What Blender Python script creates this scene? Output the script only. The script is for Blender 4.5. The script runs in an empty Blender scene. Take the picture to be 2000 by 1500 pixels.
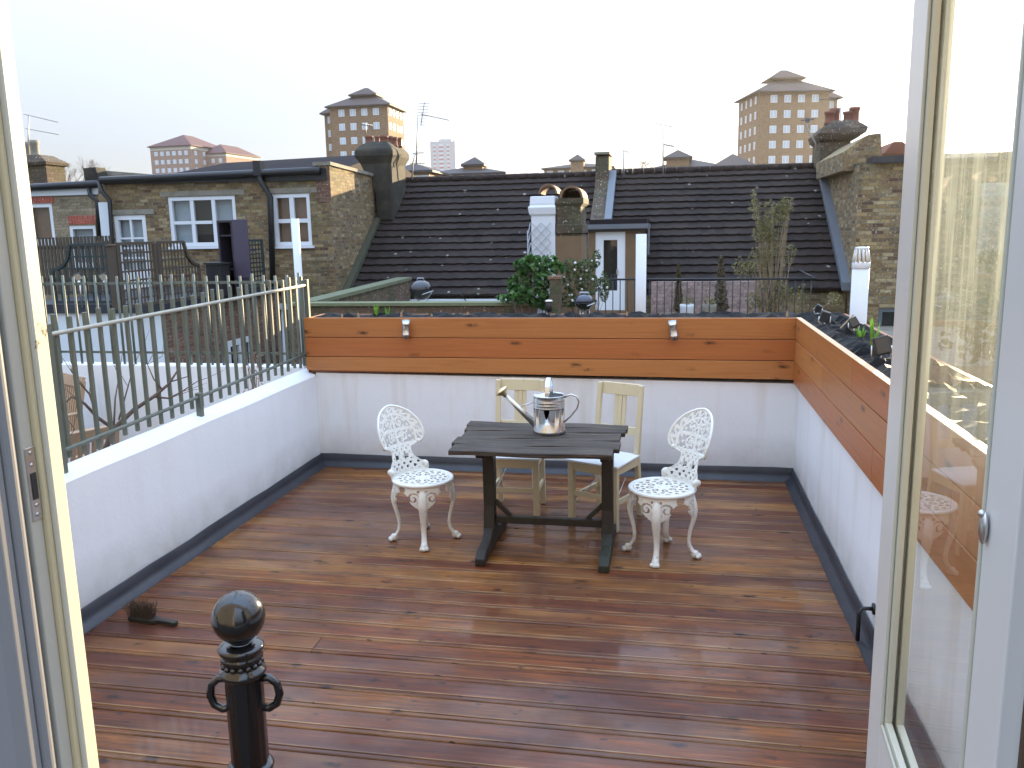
import bpy, math, random
from math import sin, cos, pi, radians as R, sqrt, atan2
from mathutils import Vector, Matrix
random.seed(7)
SC = bpy.context.scene
COL = SC.collection
# ---------------------------------------------------------------- camera
F_, PIT, ROL, YAW, EYE = 1638.1, .1811, -.0193, .1872, 2.15
fw = Vector((-sin(YAW)*cos(PIT), cos(YAW)*cos(PIT), -sin(PIT)))
_r = Vector((cos(YAW), sin(YAW), 0)); _u = _r.cross(fw)
rt = _r*cos(ROL)+_u*sin(ROL); up = _u*cos(ROL)-_r*sin(ROL)
EYEP = Vector((0, 0, EYE))
cam = bpy.data.objects.new('camera', bpy.data.cameras.new('camera')); COL.objects.link(cam)
cam.data.sensor_width = 36; cam.data.lens = F_/2000*36
cam.data.clip_start = .05; cam.data.clip_end = 9000
m = Matrix((rt, up, -fw)).transposed().to_4x4(); m.translation = EYEP
cam.matrix_world = m
SC.camera = cam
# ---------------------------------------------------------------- world, sun, exposure
SUN_AZ, SUN_EL = 22.0, 8.0
W = bpy.data.worlds.new('World'); SC.world = W; W.use_nodes = True
nt = W.node_tree; nt.nodes.clear()
sky = nt.nodes.new('ShaderNodeTexSky'); sky.sky_type = 'NISHITA'; sky.sun_disc = False
sky.sun_elevation = R(SUN_EL); sky.sun_rotation = R(SUN_AZ)
sky.altitude = 0; sky.air_density = 1.0; sky.dust_density = 1.2; sky.ozone_density = 3.0
hs = nt.nodes.new('ShaderNodeHueSaturation'); hs.inputs['Saturation'].default_value = .62
bg = nt.nodes.new('ShaderNodeBackground'); bg.inputs['Strength'].default_value = .15
wo = nt.nodes.new('ShaderNodeOutputWorld')
tn = nt.nodes.new('ShaderNodeMixRGB'); tn.blend_type = 'MULTIPLY'; tn.inputs[0].default_value = 1; tn.inputs[2].default_value = (.13, .14, .157, 1)
# thin cloud veil: overcast luminance law, three times brighter overhead than at the horizon
tcw = nt.nodes.new('ShaderNodeTexCoord'); sx = nt.nodes.new('ShaderNodeSeparateXYZ'); mr = nt.nodes.new('ShaderNodeMapRange')
mr.inputs['From Min'].default_value = 0; mr.inputs['From Max'].default_value = 1; mr.inputs['To Min'].default_value = .42; mr.inputs['To Max'].default_value = 4.0
vc = nt.nodes.new('ShaderNodeMixRGB'); vc.blend_type = 'MULTIPLY'; vc.inputs[0].default_value = 1; 
vm = nt.nodes.new('ShaderNodeMixRGB'); vm.inputs[1].default_value = (.96, .965, 1.04, 1); vm.inputs[2].default_value = (.66, .93, 1.36, 1); nt.links.new(sx.outputs[2], vm.inputs[0]); nt.links.new(vm.outputs[0], vc.inputs[2])
ad = nt.nodes.new('ShaderNodeMixRGB'); ad.blend_type = 'ADD'; ad.inputs[0].default_value = 1
L_ = nt.links.new
L_(sky.outputs[0], hs.inputs['Color']); L_(hs.outputs[0], tn.inputs[1]); L_(tcw.outputs['Generated'], sx.inputs[0]); L_(sx.outputs[2], mr.inputs[0]); L_(mr.outputs[0], vc.inputs[1])
L_(tn.outputs[0], ad.inputs[1]); L_(vc.outputs[0], ad.inputs[2]); L_(ad.outputs[0], bg.inputs[0]); L_(bg.outputs[0], wo.inputs[0])
sl = bpy.data.lights.new('sun', 'SUN'); sl.energy = 3.6; sl.angle = R(.5); sl.color = (1, .78, .47)
so = bpy.data.objects.new('sun', sl); COL.objects.link(so)
sd = Vector((sin(R(SUN_AZ))*cos(R(SUN_EL)), cos(R(SUN_AZ))*cos(R(SUN_EL)), sin(R(SUN_EL))))
so.rotation_euler = sd.to_track_quat('Z', 'Y').to_euler(); so.location = (10, 20, 30)
SC.view_settings.view_transform = 'Standard'; SC.view_settings.look = 'None'
SC.view_settings.exposure = 2.2; SC.view_settings.gamma = 1
SC.cycles.use_adaptive_sampling = True
SC.cycles.max_bounces = 8; SC.cycles.transparent_max_bounces = 24
SC.cycles.volume_bounces = 0; SC.cycles.sample_clamp_indirect = 6

# ---------------------------------------------------------------- helpers
def ray(px, py): return fw+rt*((px-1000)/F_)-up*((py-750)/F_)
def P(px, py, ax, v):
    d = ray(px, py); return EYEP+d*((v-EYEP[ax])/d[ax])
def PY(px, py, Y): return P(px, py, 1, Y)
def tag(o, label=None, cat=None, group=None, kind=None):
    for k, v in (('label', label), ('category', cat), ('group', group), ('kind', kind)):
        if v: o[k] = v
    return o
def thing(name, label, cat, loc=(0, 0, 0), group=None, rz=0):
    o = bpy.data.objects.new(name, None); COL.objects.link(o); o.location = loc; o.rotation_euler.z = rz
    o.empty_display_size = .1
    o['_o'] = tuple(loc)
    return tag(o, label, cat, group)
def copy_tree(o, parent=None):
    c = o.copy(); COL.objects.link(c); c.parent = parent
    for ch in list(o.children): copy_tree(ch, c)
    return c
def frame(d):
    d = Vector(d).normalized(); a = Vector((0, 0, 1)) if abs(d.z) < .95 else Vector((1, 0, 0))
    x = d.cross(a).normalized(); return x, x.cross(d).normalized(), d
class MB:
    def __init__(s): s.v = []; s.f = []; s.mi = []; s.sm = []
    def add(s, vs, fs, mi=0, sm=False):
        b = len(s.v); s.v += [tuple(v) for v in vs]; s.f += [tuple(b+i for i in f) for f in fs]
        s.mi += [mi]*len(fs); s.sm += [sm]*len(fs); return s
    def box(s, x0, y0, z0, x1, y1, z1, mi=0):
        if x0 > x1: x0, x1 = x1, x0
        if y0 > y1: y0, y1 = y1, y0
        if z0 > z1: z0, z1 = z1, z0
        return s.add([(x, y, z) for z in (z0, z1) for y in (y0, y1) for x in (x0, x1)],
                     [(0, 2, 3, 1), (4, 5, 7, 6), (0, 1, 5, 4), (2, 6, 7, 3), (0, 4, 6, 2), (1, 3, 7, 5)], mi)
    def obox(s, c, size, rot=None, mi=0):
        rot = rot or Matrix.Identity(3); c = Vector(c)
        vs = [c+rot @ Vector((x*size[0]/2, y*size[1]/2, z*size[2]/2)) for z in (-1, 1) for y in (-1, 1) for x in (-1, 1)]
        return s.add(vs, [(0, 2, 3, 1), (4, 5, 7, 6), (0, 1, 5, 4), (2, 6, 7, 3), (0, 4, 6, 2), (1, 3, 7, 5)], mi)
    def beam(s, a, b, w, h, mi=0, upv=(0, 0, 1)):
        a = Vector(a); b = Vector(b); d = (b-a); L = d.length; d.normalize(); upv = Vector(upv)
        if abs(d.dot(upv)) > .98: upv = Vector((0, 1, 0))
        x = d.cross(upv).normalized(); z = x.cross(d)
        return s.obox((a+b)/2, (w, L, h), Matrix((x, d, z)).transposed(), mi)
    def tube(s, pts, r, n=8, mi=0, flat=1.0, closed=False, caps=True, sm=True):
        pts = [Vector(p) for p in pts]; k = len(pts); rs = r if isinstance(r, (list, tuple)) else [r]*k
        vs = []; px = None
        for i, p in enumerate(pts):
            if closed: d = pts[(i+1) % k]-pts[i-1]
            else: d = pts[min(i+1, k-1)]-pts[max(i-1, 0)]
            if d.length < 1e-9: d = Vector((0, 0, 1))
            d.normalize()
            if px is None: x, y, _ = frame(d)
            else:
                x = px-d*px.dot(d)
                if x.length < 1e-6: x, _, _ = frame(d)
                x.normalize(); y = x.cross(d)
            px = x
            for j in range(n):
                a = 2*pi*j/n+pi/n*(n == 4); vs.append(p+(x*cos(a)+y*sin(a)*flat)*rs[i])
        fs = []
        for i in range(k if closed else k-1):
            i2 = (i+1) % k
            for j in range(n):
                fs.append((i*n+j, i*n+(j+1) % n, i2*n+(j+1) % n, i2*n+j))
        if caps and not closed: fs += [tuple(range(n))[::-1], tuple(range((k-1)*n, k*n))]
        return s.add(vs, fs, mi, sm)
    def lathe(s, prof, c=(0, 0, 0), n=24, mi=0, axis=(0, 0, 1), sm=True):
        c = Vector(c); x, y, d = frame(axis)
        vs = [c+(x*cos(2*pi*j/n)+y*sin(2*pi*j/n))*max(r, 1e-4)+d*z for r, z in prof for j in range(n)]
        fs = [(i*n+j, i*n+(j+1) % n, (i+1)*n+(j+1) % n, (i+1)*n+j) for i in range(len(prof)-1) for j in range(n)]
        fs += [tuple(range(n))[::-1], tuple(range((len(prof)-1)*n, len(prof)*n))]
        return s.add(vs, fs, mi, sm)
    def ball(s, c, r, n=12, mi=0, sq=(1, 1, 1)):
        c = Vector(c); k = n//2
        vs = []
        for i in range(k+1):
            t = pi*i/k
            for j in range(n):
                vs.append(c+Vector((r*sq[0]*max(sin(t), 1e-3)*cos(2*pi*j/n), r*sq[1]*max(sin(t), 1e-3)*sin(2*pi*j/n), r*sq[2]*cos(t))))
        return s.add(vs, [(i*n+j, (i+1)*n+j, (i+1)*n+(j+1) % n, i*n+(j+1) % n) for i in range(k) for j in range(n)], mi, True)
    def prism(s, poly, ax, a, b, mi=0):
        # poly: list of 2-D points in the plane perpendicular to ax, extruded from a to b
        def q(p, v):
            l = list(p); l.insert(ax, v); return tuple(l)
        n = len(poly); vs = [q(p, a) for p in poly]+[q(p, b) for p in poly]
        return s.add(vs, [tuple(range(n))[::-1], tuple(range(n, 2*n))]+[(i, (i+1) % n, n+(i+1) % n, n+i) for i in range(n)], mi)
    def quad(s, *pts, mi=0): return s.add(pts, [tuple(range(len(pts)))], mi)
    def build(s, name, mat, parent=None, bev=0, label=None, cat=None, group=None, kind=None, seg=2, org=None):
        if parent is not None: off = Vector(tuple(parent['_o'])) if '_o' in parent else Vector()
        elif org is not None: off = Vector(org)
        else:
            xs = [v[0] for v in s.v]; ys = [v[1] for v in s.v]; zs = [v[2] for v in s.v]
            off = Vector(((min(xs)+max(xs))/2, (min(ys)+max(ys))/2, min(zs)))
        me = bpy.data.meshes.new(name)
        me.from_pydata([tuple(Vector(v)-off) for v in s.v], [], s.f)
        for mt in (mat if isinstance(mat, (list, tuple)) else [mat]): me.materials.append(mt)
        me.polygons.foreach_set('material_index', s.mi); me.polygons.foreach_set('use_smooth', s.sm)
        me.update()
        o = bpy.data.objects.new(name, me); COL.objects.link(o)
        if parent is not None: o.parent = parent; o['_o'] = tuple(off)
        else: o.location = off; o['_o'] = tuple(off)
        if bev:
            b = o.modifiers.new('b', 'BEVEL'); b.width = bev; b.segments = seg; b.limit_method = 'ANGLE'; b.angle_limit = R(40)
        return tag(o, label, cat, group, kind)
def recalc(o):
    import bmesh
    bm = bmesh.new(); bm.from_mesh(o.data); bmesh.ops.recalc_face_normals(bm, faces=bm.faces); bm.to_mesh(o.data); bm.free(); return o

# ---------------------------------------------------------------- materials
class NT:
    def __init__(s, name):
        s.m = bpy.data.materials.new(name); s.m.use_nodes = True; s.t = s.m.node_tree; s.t.nodes.clear()
        s.out = s.t.nodes.new('ShaderNodeOutputMaterial'); s.tc = s.t.nodes.new('ShaderNodeTexCoord'); s.obj = s.tc.outputs['Object']
    def n(s, typ, ins=None, **pr):
        nd = s.t.nodes.new('ShaderNode'+typ)
        for k, v in pr.items(): setattr(nd, k, v)
        for k, v in (ins or {}).items(): s.put(nd.inputs[k], v)
        return nd
    def put(s, i, v):
        if isinstance(v, bpy.types.NodeSocket): s.t.links.new(v, i)
        elif isinstance(v, (tuple, list)) and len(v) == 3 and i.type == 'RGBA': i.default_value = (*v, 1)
        else: i.default_value = v
    def mapv(s, scale=(1, 1, 1), vec=None): return s.n('Mapping', {'Vector': vec or s.obj, 'Scale': scale}).outputs[0]
    def noise(s, scale, vec=None, detail=4, rough=.55, dist=0):
        return s.n('TexNoise', {'Vector': vec or s.obj, 'Scale': scale, 'Detail': detail, 'Roughness': rough, 'Distortion': dist}).outputs['Fac']
    def voro(s, scale, vec=None, out='Distance', **k):
        return s.n('TexVoronoi', {'Vector': vec or s.obj, 'Scale': scale}, **k).outputs[out]
    def ramp(s, fac, stops, interp='LINEAR'):
        r = s.n('ValToRGB', {'Fac': fac}); cr = r.color_ramp; cr.interpolation = interp
        while len(cr.elements) < len(stops): cr.elements.new(.5)
        for e, (p, c) in zip(cr.elements, stops):
            e.position = p; e.color = (*c, 1) if isinstance(c, (tuple, list)) else (c, c, c, 1)
        return r.outputs[0]
    def mix(s, f, a, b, mode='MIX'):
        return s.n('MixRGB', {'Fac': f, 'Color1': a, 'Color2': b}, blend_type=mode).outputs[0]
    def math(s, op, a, b=0.0, c=None):
        nd = s.n('Math', {}, operation=op); s.put(nd.inputs[0], a); s.put(nd.inputs[1], b)
        if c is not None: s.put(nd.inputs[2], c)
        return nd.outputs[0]
    def bump(s, h, st=.3, d=.01, nrm=None):
        i = {'Height': h, 'Strength': st, 'Distance': d}
        if nrm is not None: i['Normal'] = nrm
        return s.n('Bump', i).outputs[0]
    def bsdf(s, col, rough=.6, metal=0, nrm=None, **k):
        i = {'Base Color': col, 'Roughness': rough, 'Metallic': metal}
        if nrm is not None: i['Normal'] = nrm
        i.update({a.replace('_', ' '): b for a, b in k.items()})
        b = s.n('BsdfPrincipled', i); s.t.links.new(b.outputs[0], s.out.inputs[0]); return s.m
    def rnd(s): return s.n('NewGeometry').outputs['Random Per Island']
    def wallvec(s):
        g = s.n('NewGeometry'); a = s.n('SeparateXYZ', {0: g.outputs['True Normal']}); p = s.n('SeparateXYZ', {0: s.obj})
        k = s.math('GREATER_THAN', s.math('ABSOLUTE', a.outputs[0]), .6)
        u = s.math('ADD', s.math('MULTIPLY', p.outputs[1], k), s.math('MULTIPLY', p.outputs[0], s.math('SUBTRACT', 1.0, k)))
        return s.n('CombineXYZ', {0: u, 1: p.outputs[2], 2: 0.0}).outputs[0]
def sh(c, f): return tuple(min(1, x*f) for x in c)
def simple(name, col, rough=.6, metal=0, var=.18, vs=6, bs=0, bsc=30, bd=.004, grime=None, gsc=3, gamt=.5, **k):
    t = NT(name); c = t.mix(t.noise(vs), sh(col, 1-var), sh(col, 1+var))
    c = t.mix(.35, c, t.mix(t.noise(vs*7), sh(col, 1-var), sh(col, 1+var)))
    if grime is not None: c = t.mix(t.math('MULTIPLY', t.ramp(t.noise(gsc, detail=6, rough=.65), [(.45, 0.0), (.7, 1.0)]), gamt), c, grime)
    nr = t.bump(t.noise(bsc), bs, bd) if bs else None
    return t.bsdf(c, rough, metal, nr, **k)
def brick(name, cols, mortar=(.20, .175, .14), moss=0, dark=.0, bw=.225, bh=.075):
    t = NT(name); v = t.wallvec()
    b = t.n('TexBrick', {'Vector': v, 'Color1': (0, 0, 0), 'Color2': (1, 1, 1), 'Mortar': (0, 0, 0), 'Scale': 1.0, 'Mortar Size': .007,
                         'Mortar Smooth': .4, 'Bias': 0.0, 'Brick Width': bw, 'Row Height': bh})
    k = len(cols)
    c = t.ramp(b.outputs['Color'], [(i/(k-1), cc) for i, cc in enumerate(cols)])
    c = t.mix(.55, c, t.mix(t.noise(1.3, detail=5), (.25, .25, .25), (1.6, 1.6, 1.6)), 'MULTIPLY')
    c = t.mix(t.math('MULTIPLY', t.ramp(t.noise(14, detail=3), [(.5, 0.0), (.68, 1.0)]), .6), c, (.07, .055, .04))
    c = t.mix(t.ramp(t.noise(22, detail=2), [(.62, 0.0), (.72, 1.0)]), c, (.5, .46, .38))
    c = t.mix(b.outputs['Fac'], c, mortar)
    if moss: c = t.mix(t.math('MULTIPLY', t.ramp(t.noise(1.1, detail=7, rough=.7), [(.48, 0.0), (.6, 1.0)]), moss), c, (.05, .062, .022))
    h = t.math('SUBTRACT', t.math('MULTIPLY', t.noise(40), .4), b.outputs['Fac'])
    return t.bsdf(c, .9, 0, t.bump(h, .7, .012))
def M_deck():
    t = NT('wet_deck_wood'); r = t.rnd()
    off = t.n('CombineXYZ', {0: t.math('MULTIPLY', r, 37.0), 1: t.math('MULTIPLY', r, 91.0), 2: 0.0}).outputs[0]
    v = t.n('VectorMath', {0: t.obj, 1: off}, operation='ADD').outputs[0]
    base = t.ramp(r, [(0, (.12, .037, .014)), (.2, (.18, .075, .021)), (.36, (.135, .045, .015)), (.52, (.22, .10, .028)), (.68, (.16, .062, .018)), (.82, (.105, .031, .013)), (.94, (.25, .125, .038))], 'CONSTANT')
    grain = t.noise(3.0, t.mapv((1.2, 22, 4), v), 6, .6, .6)
    base = t.mix(1.0, base, (1.02, .90, .66), 'MULTIPLY')
    c = t.mix(.75, base, t.ramp(grain, [(.3, (.3, .27, .27)), (.48, (.95, .95, .95)), (.7, (1.9, 1.75, 1.5))]), 'MULTIPLY')
    g2 = t.noise(2.0, t.mapv((.5, 11, 4), v), 5, .65, .4)
    c = t.mix(.7, c, t.ramp(g2, [(.34, (.42, .34, .34)), (.5, (1, 1, 1)), (.68, (1.5, 1.45, 1.3))]), 'MULTIPLY')
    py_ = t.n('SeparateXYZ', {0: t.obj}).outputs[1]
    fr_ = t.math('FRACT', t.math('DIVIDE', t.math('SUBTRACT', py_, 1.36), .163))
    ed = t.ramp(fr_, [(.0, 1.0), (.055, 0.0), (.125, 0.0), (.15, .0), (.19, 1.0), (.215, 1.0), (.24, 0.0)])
    c = t.mix(t.math('MULTIPLY', ed, t.ramp(t.noise(2.5, t.mapv((1, 5, 1))), [(.35, .2), (.6, .85)])), c, (.38, .24, .12))  # bead edges lightened: bare wood tone, with sky glint put into the colour
    big = t.noise(1.1, t.mapv((1, 2.2, 1)), 5, .6)
    c = t.mix(t.ramp(big, [(.36, .75), (.58, 0.0)]), c, (.062, .022, .016))
    c = t.mix(t.ramp(t.noise(.9, t.mapv((1, 2, 1), v), 3), [(.55, 0.0), (.75, .45)]), c, (.42, .21, .07))
    kn = t.voro(1.0, t.mapv((3.2, 7.5, 1), v)); kk = t.math('ADD', kn, t.math('MULTIPLY', t.noise(22, v, 5, .7), .34))
    c = t.mix(t.ramp(kk, [(.22, .95), (.27, .6), (.34, 0.0)]), c, (.022, .008, .005))
    c = t.mix(t.ramp(t.noise(2.2, t.mapv((1, 9, 1), v), 3), [(.66, 0.0), (.74, .6)]), c, (.06, .02, .015))
    k2 = t.math('ADD', t.voro(1.0, t.mapv((6, 13, 1), v)), t.math('MULTIPLY', t.noise(40, v, 4), .35))
    c = t.mix(t.ramp(k2, [(.23, .8), (.31, 0.0)]), c, (.03, .011, .007))
    wet = t.ramp(t.noise(.8, None, 4), [(.35, .30), (.65, .5)])
    rg = t.math('ADD', wet, t.math('MULTIPLY', grain, .25))
    cw = t.ramp(t.noise(.9, t.mapv((1, 1.3, 1)), 5, .6), [(.42, .10), (.58, .7)])
    nr = t.bump(t.math('ADD', t.math('MULTIPLY', grain, .7), t.math('MULTIPLY', t.noise(5), .8)), .16, .006)
    return t.bsdf(c, rg, 0, nr, Coat_Weight=cw, Coat_Roughness=.10, Coat_IOR=1.4, IOR=1.33)
def M_cedar(name='oiled_cedar_board', f=(1, 1, 1)):
    t = NT(name); r = t.rnd()
    g = t.n('NewGeometry'); a = t.n('SeparateXYZ', {0: g.outputs['True Normal']}); p = t.n('SeparateXYZ', {0: t.obj})
    k = t.math('GREATER_THAN', t.math('ABSOLUTE', a.outputs[0]), .6)
    u = t.math('ADD', t.math('MULTIPLY', p.outputs[1], k), t.math('MULTIPLY', p.outputs[0], t.math('SUBTRACT', 1.0, k)))
    v = t.n('CombineXYZ', {0: t.math('ADD', u, t.math('MULTIPLY', r, 31.0)), 1: t.math('ADD', p.outputs[2], t.math('MULTIPLY', r, 7.0)), 2: 0.0}).outputs[0]
    base = t.ramp(r, [(0, (.36, .115, .032)), (.35, (.42, .16, .045)), (.7, (.30, .078, .022)), (1, (.45, .19, .06))])
    base = t.mix(1.0, base, f, 'MULTIPLY')
    gr = t.noise(2.5, t.mapv((.7, 22, 1), v), 6, .6, .8)
    c = t.mix(.8, base, t.ramp(gr, [(.3, (.82, .76, .72)), (.52, (1, 1, 1)), (.75, (1.14, 1.14, 1.1))]), 'MULTIPLY')
    kn = t.voro(1.0, t.mapv((2.6, 7.5, 1), v)); kk = t.math('ADD', kn, t.math('MULTIPLY', t.noise(26, v, 5, .7), .34))
    c = t.mix(t.ramp(kk, [(.20, .95), (.26, .5), (.36, 0.0)]), c, (.05, .014, .006))
    c = t.mix(t.ramp(t.noise(1.3, t.mapv((1, 4, 1), v), 4), [(.58, 0.0), (.76, .4)]), c, (.30, .085, .025))
    c = t.mix(t.ramp(t.noise(3.5, t.mapv((1, 1.8, 1), v), 5, .7), [(.66, 0.0), (.78, .5)]), c, (.11, .045, .03))
    return t.bsdf(c, .38, 0, t.bump(gr, .15, .004))
def M_render(name='white_painted_render', st_=.5):
    t = NT(name); p = t.n('SeparateXYZ', {0: t.obj})
    c = t.mix(t.noise(1.5, None, 5), (.86, .885, .91), (.79, .82, .85))
    st = t.noise(1.6, t.mapv((3, 3, .22)), 5, .6)
    c = t.mix(t.ramp(st, [(.52, 0.0), (.70, st_)]), c, (.62, .57, .48))
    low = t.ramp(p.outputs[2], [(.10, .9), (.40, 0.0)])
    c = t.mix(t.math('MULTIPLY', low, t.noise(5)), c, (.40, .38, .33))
    h = t.math('ADD', t.noise(2.2, None, 3), t.math('MULTIPLY', t.noise(38), .12))
    return t.bsdf(c, .55, 0, t.bump(h, .35, .03))
def M_white(name='white_gloss_paint', col=(.78, .78, .77), rough=.3, chip=None):
    t = NT(name); c = t.mix(t.noise(3), col, sh(col, .93))
    if chip is not None:
        c = t.mix(t.ramp(t.noise(16, t.mapv((1, 1, .45)), 6, .7), [(.66, 0.0), (.70, 1.0)]), c, chip)
    return t.bsdf(c, rough, 0, t.bump(t.noise(12), .08, .004))
def M_iron():
    t = NT('white_cast_iron_paint'); p = t.n('SeparateXYZ', {0: t.obj})
    c = t.mix(t.noise(9), (.80, .80, .76), (.70, .69, .62))
    rs = t.ramp(t.noise(26, None, 6, .7), [(.60, 0.0), (.72, 1.0)])
    lo = t.ramp(p.outputs[2], [(.1, .75), (.6, .12)])
    c = t.mix(t.math('MULTIPLY', rs, lo), c, (.22, .10, .04))
    return t.bsdf(c, .42, 0, t.bump(t.noise(55), .35, .004))
def M_tile():
    t = NT('dark_roof_tile')
    p = t.n('SeparateXYZ', {0: t.obj}); vv = t.n('CombineXYZ', {0: p.outputs[0], 1: p.outputs[1], 2: 0.0}).outputs[0]
    c = t.mix(t.noise(.5, None, 4), (.021, .0155, .014), (.040, .030, .026))
    c = t.mix(.6, c, t.ramp(t.voro(1.0, t.mapv((3.3, 4.0, 1), vv), 'Color'), [(0, (.6, .6, .62)), (1, (1.5, 1.4, 1.35))]), 'MULTIPLY')
    vn = t.n('TexVoronoi', {'Vector': t.obj, 'Scale': 3.0}); d2 = t.math('ADD', vn.outputs['Distance'], t.math('MULTIPLY', t.noise(23), .16)); d2 = t.math('ADD', d2, t.math('MULTIPLY', t.n('SeparateXYZ', {0: vn.outputs['Color']}).outputs[0], .14))
    c = t.mix(t.ramp(d2, [(.185, .85), (.235, 0.0)]), c, (.34, .32, .29))
    c = t.mix(t.ramp(t.noise(9, None, 6, .75), [(.66, 0.0), (.74, .6)]), c, (.24, .22, .20))
    c = t.mix(t.ramp(t.noise(.9, None, 5, .7), [(.62, 0.0), (.75, .5)]), c, (.06, .06, .028))
    return t.bsdf(c, .8, 0, t.bump(t.noise(30), .3, .01), Specular_IOR_Level=.15)
def M_oldwood():
    t = NT('weathered_grey_wood'); r = t.rnd()
    g = t.noise(2.2, t.mapv((1.0, 16, 16)), 7, .7, .6)
    c = t.ramp(g, [(.28, (.010, .007, .005)), (.46, (.040, .030, .022)), (.6, (.09, .070, .053)), (.78, (.23, .185, .135))])
    c = t.mix(t.ramp(t.noise(2.4, None, 4), [(.45, 0.0), (.7, .55)]), c, (.07, .06, .05))
    return t.bsdf(c, .62, 0, t.bump(g, .9, .012), Specular_IOR_Level=.3)
def M_leaf(name, a, b, c3=None, tr=.35):
    t = NT(name); c = t.ramp(t.rnd(), [(0, a), (.6, b), (1, c3 or b)])
    d = t.n('BsdfPrincipled', {'Base Color': c, 'Roughness': .5}); l = t.n('BsdfTranslucent', {'Color': c})
    mx = t.n('MixShader', {0: tr}); t.t.links.new(d.outputs[0], mx.inputs[1]); t.t.links.new(l.outputs[0], mx.inputs[2])
    t.t.links.new(mx.outputs[0], t.out.inputs[0]); return t.m
def thinfres(t):
    f = t.n('LayerWeight', {'Blend': .5}).outputs['Facing']
    return t.math('MULTIPLY_ADD', t.math('POWER', f, 5.0), .9, .075)
def M_glass(name='window_glass', rough=.02, tint=(.9, .95, .95)):
    t = NT(name); fr = thinfres(t); tr = t.n('BsdfTransparent', {'Color': tint}); gl = t.n('BsdfGlossy', {'Roughness': rough})
    mx = t.n('MixShader', {0: fr}); t.t.links.new(tr.outputs[0], mx.inputs[1]); t.t.links.new(gl.outputs[0], mx.inputs[2])
    t.t.links.new(mx.outputs[0], t.out.inputs[0]); return t.m
def M_dirty_glass():
    t = NT('dusty_door_glass'); fr = thinfres(t); tr = t.n('BsdfTransparent', {'Color': (.93, .96, .94)}); gl = t.n('BsdfGlossy', {'Roughness': .01})
    mx = t.n('MixShader', {0: fr}); t.t.links.new(tr.outputs[0], mx.inputs[1]); t.t.links.new(gl.outputs[0], mx.inputs[2])
    tl = t.n('BsdfTranslucent', {'Color': (.82, .90, .80)}); df = t.n('BsdfDiffuse', {'Color': (.6, .62, .55)})
    m2 = t.n('MixShader', {0: .25}); t.t.links.new(tl.outputs[0], m2.inputs[1]); t.t.links.new(df.outputs[0], m2.inputs[2])
    p = t.n('SeparateXYZ', {0: t.obj})
    streak = t.ramp(t.noise(5, t.mapv((1, 5, .5)), 5, .6), [(.42, 0.0), (.72, 1.0)])
    spots = t.ramp(t.voro(1, t.mapv((1, 60, 60))), [(.10, 1.0), (.2, 0.0)])
    spots = t.math('MULTIPLY', spots, t.ramp(t.noise(9), [(.5, 0.0), (.62, 1.0)]))
    zn = t.math('MULTIPLY_ADD', p.outputs[2], .5, -.5); hi = t.ramp(zn, [(.36, .05), (.52, 1.0)])
    a = t.math('ADD', t.math('MULTIPLY', streak, .26), t.math('MULTIPLY', spots, .4)); a = t.math('ADD', t.math('MULTIPLY', a, hi), t.ramp(zn, [(.3, .02), (.6, .22)]))  # real dust, thickened towards the top to stand for the sun's glare
    m3 = t.n('MixShader', {0: a}); t.t.links.new(mx.outputs[0], m3.inputs[1]); t.t.links.new(m2.outputs[0], m3.inputs[2])
    t.t.links.new(m3.outputs[0], t.out.inputs[0]); return t.m
STOCK = [(.10, .05, .025), (.26, .17, .065), (.18, .11, .045), (.33, .235, .10), (.14, .08, .035), (.40, .31, .16), (.13, .095, .055)]
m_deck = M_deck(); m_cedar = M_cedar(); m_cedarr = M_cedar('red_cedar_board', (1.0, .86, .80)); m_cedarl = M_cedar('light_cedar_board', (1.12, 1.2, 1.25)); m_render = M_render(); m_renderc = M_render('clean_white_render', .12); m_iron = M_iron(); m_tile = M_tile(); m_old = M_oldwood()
m_brick = brick('yellow_stock_brick', STOCK, moss=.35)
m_brickp = brick('pale_stock_brick', [sh(c, 1.15) for c in STOCK], moss=.2)
m_brickm = brick('mossy_garden_brick', [(.09, .05, .03), (.15, .08, .05), (.12, .09, .05)], (.12, .11, .08), moss=.9)
m_brickd = brick('dark_chimney_brick', [(.05, .035, .025), (.11, .07, .042), (.075, .048, .03), (.14, .10, .06)], (.075, .065, .05), moss=.5)
m_brickr = brick('brown_red_brick', [(.16, .06, .04), (.24, .10, .06), (.14, .07, .05), (.28, .15, .09)], (.2, .17, .14), moss=.3)
m_brickfar = brick('buff_estate_brick', [(.27, .155, .08), (.31, .19, .10), (.24, .135, .07)], (.25, .18, .12), bw=.45, bh=.15)
m_lintel = brick('red_soldier_brick', [(.42, .09, .05), (.34, .07, .04)], (.3, .22, .18), bw=.075, bh=.45)
m_lead = simple('grey_lead_flashing', (.022, .025, .034), .45, .0, .25, 4, .3, 9, .01, (.06, .065, .075), 3, .4)
m_leadl = simple('pale_lead_flashing', (.13, .145, .165), .45, .0, .2, 4, .3, 9, .01)
m_white = M_white(); m_whitew = M_white('white_window_frame', (.74, .77, .80), .35)
m_cream = M_white('cream_door_frame_paint', (.60, .55, .43), .32, (.12, .10, .07))
m_creamc = M_white('chipped_cream_paint', (.62, .53, .34), .45, (.13, .10, .07))
m_seatw = M_white('white_seat_paint', (.78, .80, .80), .35)
m_black = simple('black_gloss_iron', (.008, .009, .011), .16, 0, .3, 9, .25, 70, .003, Coat_Weight=.6, Coat_Roughness=.08)
m_fence = simple('grey_green_fence_paint', (.115, .135, .108), .55, 0, .2, 5, .2, 60, .002, (.18, .19, .15), 8, .5)
m_steel = simple('brushed_steel', (.6, .6, .6), .28, 1, .1, 8, .1, 40, .002)
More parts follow.
